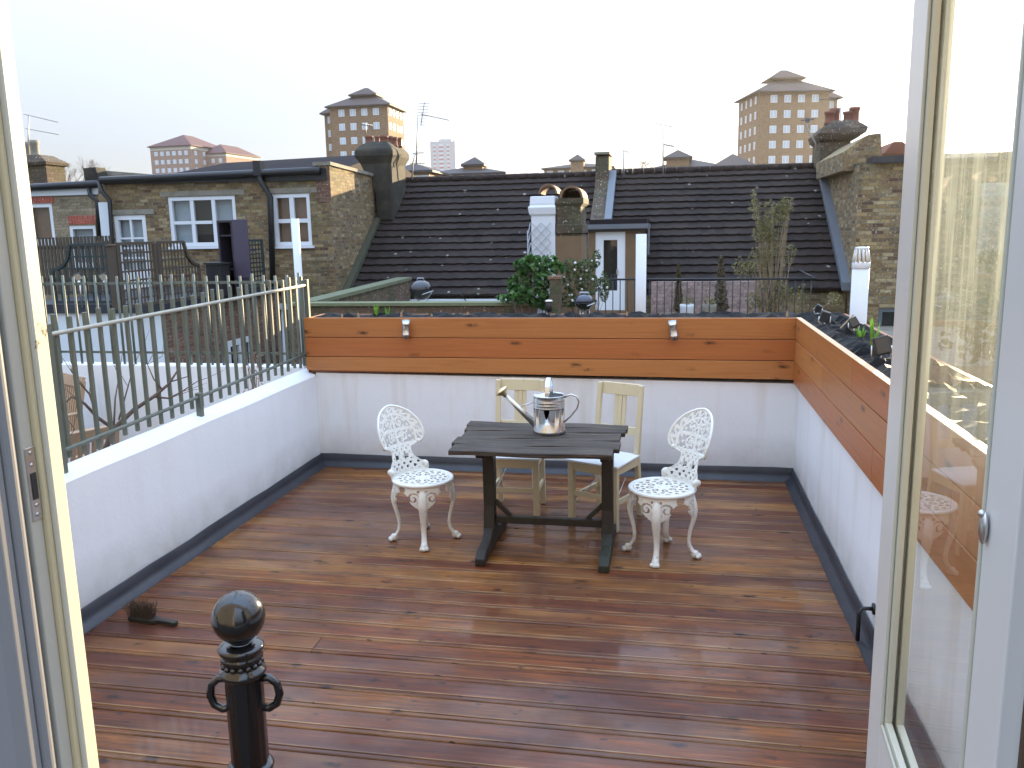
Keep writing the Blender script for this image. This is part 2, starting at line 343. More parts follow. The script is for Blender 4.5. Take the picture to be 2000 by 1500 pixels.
m_galv = simple('bright_galvanised_steel', (.62, .64, .65), .27, 1, .18, 30, .12, 12, .003)
m_liner = simple('black_plastic_liner', (.004, .004, .0042), .58, 0, .3, 5, .8, 14, .02, Specular_IOR_Level=.12)
m_soil = simple('dark_soil', (.03, .02, .014), .9, 0, .4, 20, .9, 30, .03)
m_dark = simple('matt_black_plastic', (.02, .02, .022), .45, 0, .2, 6)
m_gutter = simple('black_gutter', (.013, .014, .017), .4, 0, .3, 4)
m_slate = simple('dark_slate_roof', (.026, .021, .023), .85, 0, .25, 3, .3, 12, .02, Specular_IOR_Level=.08)
m_slater = simple('brown_slate_roof', (.05, .028, .024), .7, 0, .2, .5, .3, 3, .05)
m_slateg = simple('grey_brown_far_roof', (.045, .035, .034), .7, 0, .2, .5)
m_terra = simple('terracotta', (.22, .08, .045), .75, 0, .3, 9, .3, 30, .004, (.12, .09, .07), 7, .6)
m_renderd = simple('dark_stained_render', (.028, .025, .019), .9, 0, .4, 2.5, .5, 12, .02, (.09, .078, .05), 2, .6)
m_conc = simple('weathered_coping_stone', (.26, .235, .19), .85, 0, .25, 5, .4, 25, .01, (.10, .11, .05), 4, .6)
m_flue = simple('white_flue_plastic', (.62, .64, .66), .35, 0, .05, 3)
m_bluew = simple('white_masonry_paint', (.66, .70, .74), .6, 0, .07, 3)
m_room = simple('pale_interior_paint', (.42, .42, .43), .6, 0, .05, 2)
m_brown = simple('brown_curtain_cloth', (.10, .062, .035), .8, 0, .25, 3, .4, 4, .02)
m_teak = simple('pale_teak', (.42, .28, .17), .6, 0, .25, 5, .3, 30, .004, (.22, .16, .11), 6, .5)
m_trel = simple('dark_green_trellis_paint', (.022, .036, .036), .6, 0, .25, 6)
m_trelb = simple('weathered_brown_trellis', (.07, .052, .036), .7, 0, .3, 6)
m_cab = simple('dark_purple_cabinet', (.03, .025, .04), .45, 0, .15, 4)
m_bark = simple('grey_brown_bark', (.12, .085, .065), .85, 0, .3, 12)
m_twig = simple('bare_twig', (.16, .115, .10), .85, 0, .3, 12)
m_glass = M_glass(); m_dglass = M_dirty_glass()
m_roomdark = simple('dim_room_behind_glass', (.02, .014, .01), .7, 0, .5, 1.5)
m_curtain = simple('net_curtain', (.34, .37, .40), .8, 0, .2, 5)
m_warm = simple('warm_pane_backing', (.22, .12, .07), .7, 0, .4, 2)  # warm backing; the far left window's orange reflection is put into this colour
m_ground = simple('grass_and_paving_ground', (.07, .075, .05), .95, 0, .4, .08)
m_bush = M_leaf('glossy_green_leaf', (.024, .075, .015), (.07, .17, .035), (.14, .27, .075))
m_rose = M_leaf('rose_leaf', (.035, .07, .02), (.08, .12, .035), (.15, .17, .06))
m_olive = M_leaf('olive_brown_leaf', (.10, .10, .03), (.20, .18, .065), (.32, .28, .13))
m_conif = M_leaf('bronze_conifer_leaf', (.07, .05, .02), (.12, .08, .03), (.14, .12, .05))
m_shoot = M_leaf('bright_shoot_green', (.10, .26, .03), (.20, .42, .05), (.28, .5, .08), .4)
m_hedge = M_leaf('dark_ivy_leaf', (.02, .05, .015), (.05, .09, .03), (.09, .13, .05))  # deep green leaf tones, varied at random between leaves
m_flower = simple('white_petals', (.75, .74, .70), .6)
m_bristle = simple('brown_bristle', (.10, .07, .045), .8)
# ================================================================ THE TERRACE
XL, XR, YB, ZF, ZW, ZP = -3.227, 1.061, 7.24, .11, .856, 1.395
YH = 1.34     # outer face of the house the photo is taken from
# ---- deck boards (one structure: the floor of the terrace)
mb = MB(); y = YH+.02; pitch = .163; k = 0
prof = [(0, -.014), (.001, -.006), (.004, -.0015), (.009, 0), (.020, 0), (.0225, -.005), (.028, -.005), (.0305, 0), (.147, 0), (.153, -.002), (.157, -.007), (.158, -.014)]
while y < YB-.05:
    xs = [XL-.02]
    if random.random() < .12: xs.append(random.uniform(-2.4, .4))
    xs.append(XR+.02)
    for a, b in zip(xs[:-1], xs[1:]):
        n = len(prof); dz = random.uniform(-.0015, .0015); a2 = a+(.0015 if a > XL else 0); b2 = b-(.0015 if b < XR else 0)
        vs = [(xx, y+py, pz+dz) for xx in (a2, b2) for py, pz in prof]
        mb.add(vs, [(i, n+i, n+i+1, i+1) for i in range(n-1)])
    y += pitch
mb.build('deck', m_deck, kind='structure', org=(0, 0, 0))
MB().box(XL-.1, YH, -.25, XR+.1, YB+.1, -.03).build('deck_underlay', m_dark, kind='structure', org=(0, 0, 0))

# ---- parapet walls
def flash(mb, a, b, nx, ny):
    """lead upstand with a small turned-out foot between two floor points; n = inward normal"""
    n = 26; ra = []
    for i in range(n+1):
        t = i/n; x = a[0]+(b[0]-a[0])*t; y = a[1]+(b[1]-a[1])*t
        w = .002*sin(i*1.7)+.002*sin(i*3.1); top = ZF+.003*sin(i*1.1)+.002*sin(i*2.3)
        for o, z in ((.012+w*.4, top+.0), (.018+w*.5, top-.006), (.022+w, .055), (.034+w, .022), (.075+w, .008), (.078+w, -.01)):
            ra.append((x+nx*o, y+ny*o, z))
    mb.add(ra, [(i*6+j, (i+1)*6+j, (i+1)*6+j+1, i*6+j+1) for i in range(n) for j in range(5)], 0, True)
    return mb
w = thing('parapet_wall', 'white rendered parapet wall along the left side of the deck, below the green fence', 'wall', (XL-.08, 4.6, 0), 'white parapet walls round the deck')
mb = MB(); N = 24
zt = lambda y: .868-.018*(YB-y)/3.4
sec = lambda y: [(XL, 0-.25), (XL, zt(y)-.014+.003*sin(y*5)), (XL-.016, zt(y)), (XL-.15, zt(y)+.035), (XL-.168, zt(y)+.02), (XL-.168, -.6)]
vs = []; 
for i in range(N+1):
    yy = YH+(YB+.14-YH)*i/N; vs += [(x, yy, z) for x, z in sec(yy)]
fs = [(i*6+j, i*6+j+1, (i+1)*6+j+1, (i+1)*6+j) for i in range(N) for j in range(5)]+[(0, 1, 2, 3, 4, 5), tuple(N*6+j for j in (5, 4, 3, 2, 1, 0))]
mb.add(vs, fs); recalc(mb.build('wall', m_renderc, w))
flash(MB(), (XL, YH), (XL, YB), 1, 0).build('flashing', m_lead, w)
w = thing('parapet_wall', 'white rendered parapet wall across the back of the deck, behind the table', 'wall', (-1, YB+.1, 0), 'white parapet walls round the deck')
MB().prism([(XL-.0, -.3), (XR+.16, -.3), (XR+.16, .838), (XL-.0, .882)], 1, YB, YB+.2).build('wall', m_render, w)
flash(MB(), (XL, YB), (XR, YB), 0, -1).build('flashing', m_lead, w)
w = thing('parapet_wall', 'white rendered parapet wall along the right side of the deck, beside the glazed door', 'wall', (XR+.08, 4.6, 0), 'white parapet walls round the deck')
MB().box(XR, YH, -.3, XR+.16, YB, .842).build('wall', m_render, w)
flash(MB(), (XR, YH), (XR, YB), -1, 0).build('flashing', m_lead, w)
# dark drain pipe stub by the right wall
t = thing('drain_outlet', 'small black drain outlet pipe at the foot of the right parapet wall', 'pipe', (XR-.05, 4.25, .1))
MB().tube([(XR, 4.3, .20), (XR-.06, 4.3, .20), (XR-.075, 4.3, .17), (XR-.075, 4.3, .02)], .011, 8).build('pipe', m_gutter, t)
MB().tube([(XR-.01, 4.3, .20), (XR+.0, 4.3, .20)], .03, 10).build('collar', m_gutter, t)

# ---- cedar planters on the walls
def liner(mb, x0, y0, x1, y1, z, nx, ny, seed, amp=.05):
    rnd = random.Random(seed)
    for r_ in range(nx+1):
        pass
    vs = []
    for i in range(nx+1):
        for j in range(ny+1):
            u = i/nx; v = j/ny
            edge = min(u, 1-u, v, 1-v)
            h = rnd.uniform(-.3, 1)*amp*(.25 if edge == 0 else 1)
            if edge == 0: h = .004+abs(h)*.7
            vs.append((x0+(x1-x0)*u+rnd.uniform(-.008, .008), y0+(y1-y0)*v+(rnd.uniform(-.008, .008) if 0 < j < ny else 0), z+h))
    mb.add(vs, [(i*(ny+1)+j, (i+1)*(ny+1)+j, (i+1)*(ny+1)+j+1, i*(ny+1)+j+1) for i in range(nx) for j in range(ny)])
    return mb
bh = (ZP-ZW)/3
pl = thing('planter_box', 'long cedar planter box on the back wall, with two steel wall lights on its boards', 'planter', (-1, YB, ZW), 'cedar planter boxes on the walls')
for i in range(3):
    z0 = .862+i*.1785; mb = MB()
    dl = .02*(2-i)/2; xx = [XL-.075, XR]
    if i == 0: z0l, z0r = .912, .876
    else: z0l = z0r = z0
    z1 = .862+(i+1)*.1785-.006 if i < 2 else ZP
    mb.prism([(XL-.075, z0l), (XR-.001, z0r), (XR-.001, z1), (XL-.075, z1)], 1, YB-.035+.002*i, YB-.004)
    mb.build('board', (m_cedarl, m_cedarr, m_cedar)[i], pl, bev=.003)
MB().box(XL-.07, YB, .89, XR+.3, YB+.03, ZP-.03).box(XL-.075, YB-.0, .885, XL-.045, YB+.42, ZP-.004).box(XL-.07, YB+.40, .86, XR+.45, YB+.43, ZP-.01).build('back_panel', m_cedar, pl)
MB().box(XL-.04, YB+.032, .9, XR+.44, YB+.395, ZP-.03).build('soil', m_soil, pl)
liner(MB(), XL-.03, YB+.004, XR+.42, YB+.39, ZP-.016, 60, 5, 5, .045).build('plastic_liner', m_liner, pl)
pr = thing('planter_box', 'long cedar planter box on the right wall, running towards the glazed door', 'planter', (XR, 5, ZW), 'cedar planter boxes on the walls')
YJ = P(1617, 700, 0, XR).y
for i in range(3):
    z0 = .846+i*.183; z1 = z0+.177 if i < 2 else ZP
    cuts = {0: [YB-.036, 4.4, YH+.1], 1: [YB-.036, YJ, 3.2, YH+.1], 2: [YB-.036, 5.0, YH+.1]}[i]
    for a, b in zip(cuts[:-1], cuts[1:]):
        MB().box(XR-.033+.002*i, b+.003, z0, XR-.004, a, z1).build('board', (m_cedar, m_cedarr, m_cedarl)[(i+int(a)) % 3], pr, bev=.003)
MB().box(XR-.002, YH+.1, .88, XR+.02, YB, ZP-.02).box(XR+.42, YH+.1, .8, XR+.45, YB+.4, ZP-.012).build('back_panel', m_cedar, pr)
MB().box(XR+.025, YH+.1, .9, XR+.415, YB+.028, ZP-.03).build('soil', m_soil, pr)
liner(MB(), XR+.003, YH+.1, XR+.41, YB+.0, ZP-.018, 7, 90, 11, .055).build('plastic_liner', m_liner, pr)
MB().box(XR-.034, YH+.1, ZP+.0005, XR+.006, YB-.037, ZP+.006).build('edge_strip', simple('pale_cut_cedar', (.72, .45, .25), .5), pr)

# ---- steel wall lights on the back planter
def wall_light(px, py, tilt, label):
    c = PY(px, py, YB-.085); t = thing('wall_light', label, 'wall light', tuple(c), 'steel wall lights on the planter')
    a = Vector((sin(tilt), 0, cos(tilt))); h = .165; r = .033; p0 = Vector(c)-a*h/2
    MB().lathe([(r*.86, .004), (r, 0), (r, .03), (r*1.05, .032), (r*1.05, .036), (r, .038), (r, h-.04), (r*1.05, h-.038), (r*1.05, h-.034), (r, h-.032), (r, h), (r*.86, h-.004)], p0, 20, axis=a).build('tube', m_steel, t)
    MB().tube([Vector(c), Vector(c)+Vector((0, .055, 0))], .012, 8).box(c.x-.02, YB-.045, c.z-.03, c.x+.02, YB-.036, c.z+.03).build('bracket', m_steel, t)
    MB().lathe([(r*.8, 0), (r*.8, .004)], p0+a*(h-.003), 16, axis=a).build('lens', m_curtain, t)
wall_light(793, 643, 0.03, 'upright steel cylinder wall light on the back planter, nearer the green fence')
wall_light(1315, 645, -.14, 'tilted steel cylinder wall light on the back planter, nearer the corner')

# ---- things standing in the planters
def blades(mb, c, n, h, w, spread, rnd):
    for _ in range(n):
        a = rnd.uniform(0, 2*pi); l = h*rnd.uniform(.6, 1); o = Vector((cos(a), sin(a), 0))
        b = Vector(c)+o*rnd.uniform(0, spread*.4); s_ = Vector((-sin(a), cos(a), 0))*w/2
        m1 = b+Vector((0, 0, l*.55))+o*spread*.25; tp = b+Vector((0, 0, l))+o*spread*.7
        mb.add([b-s_, b+s_, m1+s_*.9, m1-s_*.9, tp+s_*.15, tp-s_*.15], [(0, 1, 2, 3), (3, 2, 4, 5)])
    return mb
rnd = random.Random(3)
for px, py, Y, h, lab in ((735, 612, 7.42, .13, 'clump of bright green bulb shoots in the back planter, just left of the steel light'),
                          (757, 612, 7.42, .12, 'smaller pair of green bulb shoots right beside the larger clump in the back planter')):
    c = PY(px, py, Y); c.z = ZP-.02; blades(MB(), c, 14 if px < 740 else 8, h, .018, .03, rnd).build('bulb_plant', m_shoot, label=lab, cat='plant', group='green bulb shoots in the planters')
for px, py, x, h, lab in ((1680, 665, 1.22, .12, 'short green bulb shoots in the right planter behind the leaning black lamp'),
                          (1705, 680, 1.30, .22, 'tallest fresh green bulb shoots in the right planter, below the caged white flue')):
    c = P(px, py, 2, ZP); c.z = ZP-.02; blades(MB(), c, 16, h, .022, .035, rnd).build('bulb_plant', m_shoot, label=lab, cat='plant', group='green bulb shoots in the planters')
for px, where in ((668, 'nearest the green fence, left of the bulb shoots'), (700, 'just left of the larger clump of bulb shoots'), (783, 'directly above the upright steel wall light'), (843, 'in front of the left kettle barbecue'),
                  (913, 'midway between the upright steel light and the leafy shrub'), (1225, 'just left of the plain white flue'), (1290, 'just left of the tilted steel wall light'), (1538, 'nearest the right corner of the planters')):
    c = PY(px, 612, 7.31); c.z = ZP-.02; mb = MB(); hh = rnd.uniform(.045, .075); a = rnd.uniform(-.2, .2)
    mb.prism([(c.x-.009, c.z), (c.x+.009, c.z), (c.x+.009+a*.03, c.z+hh*.8), (c.x+a*.03, c.z+hh), (c.x-.009+a*.03, c.z+hh*.8)], 1, c.y, c.y+.003)
    mb.build('plant_marker', m_teak, label='pale wooden plant marker '+where, cat='plant marker', group='pale markers along the back planter')
def lantern(px, py, Y, lab, s=1.0):
    c = PY(px, py, Y); t = thing('solar_light', lab, 'garden light', (c.x, c.y, ZP-.02))
    z = ZP-.02; MB().tube([(c.x, c.y, z), (c.x, c.y, z+.06*s)], .006, 8).build('stake', m_dark, t)
    MB().lathe([(.018*s, .05*s), (.028*s, .06*s), (.03*s, .135*s), (.024*s, .14*s)], (c.x, c.y, z), 14).build('lamp_body', m_dark, t)
    MB().lathe([(.036*s, .14*s), (.036*s, .15*s), (.02*s, .158*s)], (c.x, c.y, z), 14).build('cap', m_steel, t)
lantern(1072, 590, 7.45, 'small black garden lamp with a pale flat cap in the back planter')
def spot(px, py, x, s, ang, lab):
    c = P(px, py, 2, ZP+.035+.035*s); t = thing('spike_spotlight', lab, 'garden light', (c.x, c.y, ZP-.02), 'black spike spotlights in the right planter')
    rot = Matrix.Rotation(ang, 3, 'Y') @ Matrix.Rotation(ang*.7, 3, 'X')
    MB().obox(c, (.075*s, .05*s, .09*s), rot).build('lamp_body', m_dark, t, bev=.006)
    MB().obox(Vector(c)+rot @ Vector((0, -.027*s, 0)), (.06*s, .004, .072*s), rot).build('lens', m_glassb, t)
    MB().tube([(c.x, c.y, ZP-.03), (c.x, c.y, c.z-.03*s)], .006, 6).tube([Vector(c)+Vector((-.045*s, 0, 0)), Vector(c)+Vector((-.045*s, 0, -.06*s)), (c.x, c.y, c.z-.075*s), Vector(c)+Vector((.045*s, 0, -.06*s)), Vector(c)+Vector((.045*s, 0, 0))], .005, 6).build('bracket', m_steel, t)
m_glassb = simple('dark_lamp_lens', (.05, .055, .06), .08, 0, .2, 4)
spot(1611, 618, 1.30, .9, .3, 'black spotlight tipped back on its spike at the far end of the right planter')
spot(1598, 602, 1.36, .7, .5, 'small spotlight with a bright metal rim at the corner where the planters meet')
spot(1722, 675, 1.36, 1.15, -.25, 'large black spotlight leaning on its spike in the right planter, nearest the glazed door')
spot(1668, 630, 1.42, .8, -.5, 'black spotlight fallen sideways at the foot of the caged white flue')
mb = MB(); a = P(1638, 645, 2, ZP); mb.beam((a.x, a.y, ZP), (a.x+.10, a.y+.02, ZP+.11), .012, .006)
mb.build('garden_stake', m_teak, label='pale wooden stake leaning in the right planter', cat='stake')

# ---- flues beyond the planters
def flue(px0, px1, py0, py1, Y, lab, cage=False, mat=None, rad=None):
    a = PY(px0, py0, Y); b = PY(px1, py0, Y); top = (a+b)/2; r = (b.x-a.x)/2; bot = PY((px0+px1)/2, py1, Y)
    t = thing('flue_pipe', lab, 'flue pipe', (top.x, Y, bot.z-.8))
    z0, z1 = bot.z-.8, top.z
    mb = MB().lathe([(r, z0), (r, z1), (r*.9, z1), (r*.9, z1-.1)], (top.x, Y, 0), 24); mb.build('pipe', mat or m_flue, t)
    MB().lathe([(r*.88, z1-.02), (r*.88, z1-.015)], (top.x, Y, 0), 16).build('bore', m_dark, t)
    if cage:
        MB().lathe([(r*1.03, z1-.05), (r*1.06, z1-.045), (r*1.06, z1-.005), (r*1.0, z1)], (top.x, Y, 0), 24).build('collar', m_flue, t)
        mb = MB()
        for k in range(12):
            an = 2*pi*k/12; mb.tube([(top.x+cos(an)*r, Y+sin(an)*r, z1), (top.x+cos(an)*r*.72, Y+sin(an)*r*.72, z1+.1)], .007, 5)
        mb.lathe([(r*.75, z1+.095), (r*.8, z1+.1), (r*.8, z1+.112), (r*.3, z1+.118)], (top.x, Y, 0), 20).build('cage_cap', m_flue, t)
    return t
flue(1242, 1263, 457, 604, 8.2, 'plain white flue pipe standing behind the back planter, in front of the dormer')
flue(1665, 1699, 512, 645, 6.9, 'wide white flue pipe with a caged cap behind the right planter', True)
flue(569, 583, 427, 600, 9.2, 'slim pale flue pipe in front of the two light brick house window', mat=m_bluew)

# ---- table
ZT = .775
tb = thing('garden_table', 'weathered grey plank trestle table in the middle of the deck', 'table', (-.8, 5.42, 0))
mb = MB(); rr = random.Random(2); ys = [5.02, 5.20, 5.39, 5.60, 5.73, 5.865]
for i, (a, b) in enumerate(zip(ys[:-1], ys[1:])):
    l = [-1.375, -1.40, -1.385, -1.41, -1.425][i]; r_ = [-.335, -.30, -.31, -.285, -.275][i]
    n = 18; vs = []
    for k in range(n+1):
        x = l+(r_-l)*k/n; w1 = (.002*sin(k*1.3+i) if i else -.012*sin(pi*k/n)*0); z = ZT+.004*sin(k*.5+i*2)
        vs += [(x, a+.004+w1, z-.03), (x, a+.004+w1, z-.004), (x, a+.010+w1, z), (x, b-.008, z), (x, b-.003, z-.005), (x, b-.003, z-.03)]
    mb.add(vs, [(k*6+j, (k+1)*6+j, (k+1)*6+(j+1) % 6, k*6+(j+1) % 6) for k in range(n) for j in range(6)]+[(0, 1, 2, 3, 4, 5), tuple(n*6+j for j in (5, 4, 3, 2, 1, 0))])
recalc(mb.build('tabletop', m_old, tb))
m_oldd = simple('dark_weathered_leg_wood', (.026, .02, .015), .6, 0, .4, 6, .5, 30, .006, (.02, .04, .02), 3, .5)
for x, sgn in ((-1.19, 1), (-.385, -1)):
    mb = MB()
    mb.prism([(5.34, ZT-.075), (5.46, ZT-.075), (5.45, .6), (5.43, .3), (5.46, .12), (5.33, .12), (5.36, .3), (5.35, .6)], 0, x-.04, x+.036)
    mb.prism([(5.12, ZT-.073), (5.10, ZT-.034), (5.74, ZT-.034), (5.72, ZT-.073)], 0, x-.03, x+.03)
    mb.build('leg', m_oldd, tb, bev=.006)
    MB().prism([(5.03, .0), (5.03, .05), (5.10, .085), (5.25, .10), (5.33, .15), (5.46, .15), (5.55, .10), (5.72, .085), (5.80, .05), (5.80, 0), (5.70, 0), (5.66, .015), (5.17, .015), (5.13, 0)], 0, x-.034, x+.034).build('foot', m_oldd, tb, bev=.008)
mb = MB(); mb.box(-1.15, 5.375, .175, -.426, 5.42, .225)
mb.beam((-1.155, 5.397, .33), (-1.05, 5.397, .225), .03, .03).beam((-.42, 5.397, .33), (-.525, 5.397, .225), .03, .03)
mb.build('stretcher', m_oldd, tb, bev=.004)

# ---- watering can
c = P(1073, 845, 2, ZT); cx, cy, cz = c.x, c.y, ZT+.003
wc = thing('watering_can', 'shiny galvanised watering can with a long spout on the table', 'watering can', (cx, cy, cz))
r0 = .108; hh = .265
pf = [(r0*.97, 0), (r0*1.03, .004), (r0*1.03, .022), (r0*.985, .03), (r0*.985, .175)]
for z in (.18, .2, .22): pf += [(r0*.985, z-.006), (r0*1.01, z), (r0*.985, z+.006)]
pf += [(r0*.985, hh-.01), (r0*1.015, hh-.004), (r0*1.0, hh), (r0*.95, hh-.004)]
# open shell
def shell(mb, prof, c, n=40):
    c = Vector(c); vs = [c+Vector((r*cos(2*pi*j/n), r*sin(2*pi*j/n), z)) for r, z in prof for j in range(n)]
    return mb.add(vs, [(i*n+j, i*n+(j+1) % n, (i+1)*n+(j+1) % n, (i+1)*n+j) for i in range(len(prof)-1) for j in range(n)], 0, True)
mb = shell(MB(), pf+[(r0*.94, hh-.02), (r0*.94, .01), (.001, .008)], (cx, cy, cz))
mb.build('can_body', m_galv, wc)
mb = MB(); pts = []
for k in range(25):
    a = pi/2+pi*k/24; pts.append((cx+cos(a)*r0*.98, cy+sin(a)*r0*.98, cz+hh-.002))
n0 = len(pts); top = [(cx+.01, p[1], cz+hh+.022*(1-abs(p[1]-cy)/r0)) for p in pts]
mb.add(pts+top, [(i, i+1, n0+i+1, n0+i) for i in range(n0-1)], 0, True); mb.build('half_lid', m_galv, wc)
s0 = Vector((cx-.09, cy-.01, cz+.05)); e = PY(985, 770, cy-.03); s1 = Vector((e.x, e.y, e.z)); dv = (s1-s0)
MB().tube([s0, s0+dv*.5, s0+dv], [.024, .019, .013], 14).build('spout', m_galv, wc)
ax = Vector((-.62, -.10, .78)).normalized()
MB().lathe([(.014, -.02), (.018, .0), (.046, .028), (.048, .034), (.030, .044), (.001, .048)], s1, 20, axis=ax).build('rose', simple('brass_rose', (.75, .62, .36), .3, 1, .1, 9), wc)
MB().tube([s0+dv*.55+Vector((0, 0, .01)), Vector((cx-.04, cy, cz+.19))+Vector((-.065, 0, .02))], .004, 6).build('brace', m_galv, wc)
pts = [Vector((cx, cy+.09*cos(t_)*1.0, cz+hh+.0+.115*sin(t_))) for t_ in [pi*i/16 for i in range(17)]]
pts = [Vector((cx, cy-.105, cz+hh-.06))]+[Vector((p.x, p.y, p.z)) for p in pts[::-1]]+[Vector((cx, cy+.105, cz+hh-.06))]
mb = MB()
for a, b in zip(pts[:-1], pts[1:]): mb.beam(a, b+(b-a)*.08, .03, .0045, upv=(0, (a.y+b.y)/2-cy+1e-3, max(.02, (a.z+b.z)/2-cz-hh)))
mb.build('top_handle', m_galv, wc)
pts = [(cx+.10, cy, cz+.245), (cx+.15, cy, cz+.268), (cx+.19, cy, cz+.255), (cx+.205, cy, cz+.215), (cx+.19, cy, cz+.17), (cx+.15, cy, cz+.12), (cx+.105, cy, cz+.075)]
MB().tube(pts, .006, 8).build('back_handle', m_galv, wc)

# ---- white cast iron chairs (built at the origin, facing +x, then copied)
def raster(f, u0, u1, v0, v1, st, fmap, th):
    """pierced plate: cells where f(u,v) is true, mapped by fmap(u,v,w) with thickness th"""
    mb = MB(); nu = int((u1-u0)/st); nv = int((v1-v0)/st); on = {}
    for i in range(nu):
        for j in range(nv):
            if f(u0+(i+.5)*st, v0+(j+.5)*st): on[(i, j)] = 1
    idx = {}; vs = []; fs = []
    def V(i, j, k):
        q = (i, j, k)
        if q not in idx: idx[q] = len(vs); vs.append(fmap(u0+i*st, v0+j*st, th*(k-.5)))
        return idx[q]
    for (i, j) in on:
        fs.append((V(i, j, 1), V(i+1, j, 1), V(i+1, j+1, 1), V(i, j+1, 1))); fs.append((V(i, j, 0), V(i, j+1, 0), V(i+1, j+1, 0), V(i+1, j, 0)))
        if (i-1, j) not in on: fs.append((V(i, j, 0), V(i, j, 1), V(i, j+1, 1), V(i, j+1, 0)))
        if (i+1, j) not in on: fs.append((V(i+1, j, 0), V(i+1, j+1, 0), V(i+1, j+1, 1), V(i+1, j, 1)))
        if (i, j-1) not in on: fs.append((V(i, j, 0), V(i+1, j, 0), V(i+1, j, 1), V(i, j, 1)))
        if (i, j+1) not in on: fs.append((V(i, j+1, 0), V(i, j+1, 1), V(i+1, j+1, 1), V(i+1, j+1, 0)))
    return mb.add(vs, fs)
def spiral(u, v, cu, cv, r, hand, turns=1.35, w=.0045):
    du = (u-cu)*hand; dv = v-cv; d = sqrt(du*du+dv*dv)
    if d > r*1.06: return False
    a = (atan2(dv, du) % (2*pi))/(2*pi)
    for k in range(3):
        rr_ = r*(1-(a+k)/turns*.82)
        if rr_ > 0 and (a+k) <= turns and abs(d-rr_) < w: return True
    return d < r*.2
ZS = .43; RSE = .198
def seat_f(u, v):
    r = sqrt(u*u+v*v); a = atan2(v, u)
    if r > RSE: return False
    if r > .166 or r < .042: return True
    def hole(n, r0, r1, wd, ph):
        if not r0 < r < r1: return False
        q = (a*n/(2*pi)+ph) % 1.0
        return abs(q-.5) < wd*sqrt(max(0, sin(pi*(r-r0)/(r1-r0))))
    if hole(8, .050, .100, .34, 0) and not hole(8, .066, .088, .12, 0): return False
    if hole(16, .106, .132, .30, 0) or hole(16, .138, .163, .30, .5): return False
    return True
    if abs(r-.098) < .0055 and cos(16*a) < .3: return True
    if abs(r-.125) < .005: return sin(8*a) > -.2
    k = 8*a
    if r < .1: return abs(sin(k/2)) < .22 or abs(r-.066-.012*cos(k)) < .006
    return abs(sin(k+(r-.1)*60)) < .38 or abs(sin(k-(r-.1)*60)) < .38
def half_w(v):
    pts = [(0, .165), (.03, .172), (.055, .16), (.075, .125), (.10, .092), (.14, .083), (.17, .09), (.185, .13), (.195, .168), (.22, .186), (.26, .195), (.31, .190), (.36, .168), (.40, .132), (.43, .085), (.445, .04), (.45, 0)]
    for (a, x), (b, y) in zip(pts[:-1], pts[1:]):
        if a <= v <= b: return x+(y-x)*(v-a)/(b-a)
    return -1
def back_f(u, v):
    w = half_w(v); au = abs(u)
    if w < 0 or au > w: return False
    if v > .18:
        d = sqrt((u/.195)**2+((v-.262)/.188)**2) if v > .262 else max(au/.195, 0)
        e = w-au
        if v > .40: e = min(e, (.45-v)*1.2)
        if d > .93 or e < .010: return True
        if .66 < d < .74: return True
        if d >= .74:                      # border of small loops
            an = atan2(v-.262, u) if v > .262 else v*5.3*(1 if u > 0 else -1)
            return abs(sin(an*9)) < .5 or abs(d-.83-.05*sin(an*18)) < .03
        if spiral(u, v, .045, .335, .034, 1) or spiral(u, v, -.045, .335, .034, -1): return True
        if spiral(u, v, .052, .238, .036, -1) or spiral(u, v, -.052, .238, .036, 1): return True
        if au < .008 or abs(v-.287) < .008: return True
        if abs(sqrt(u*u+(v-.287)**2)-.05) < .005: return True
        return abs(sin(u*95+v*40))+abs(sin(v*80-u*30)) < .95 or (v < .2)
    if v < .085: return v < .02 or au > w-.012 or v > .07 and au < .12 or sin(u*120)*sin(v*120) < .25
    if w-au < .012 or au < .01: return True
    return not (abs(au-.042) < .018 and .095 < v < .125) and (sin(u*150)*sin(v*130) < .3)
def back_map(u, v, w):
    x = -.182+u*u*2.3*(1-min(v, .2)*1.0)-v*.20-max(0, v-.1)*.12
    return (x-w, u, ZS+.004+v)
def brk_f(u, v):            # bracket plate under the seat; v runs downward
    h = .20
    w = .122-.010*abs(sin(v*60)) if v < .05 else max(.026, .116-(v-.05)*.78+.008*sin(v*70))
    if abs(u) > w or v > h: return False
    if v < .022: return True
    if spiral(abs(u), v, .058, .078, .040, 1, 1.3, .007): return True
    if sqrt((abs(u)-.058)**2+(v-.078)**2) < .040: return False
    if .024 < v < .04 and .008 < abs(u) < .035: return False
    return True
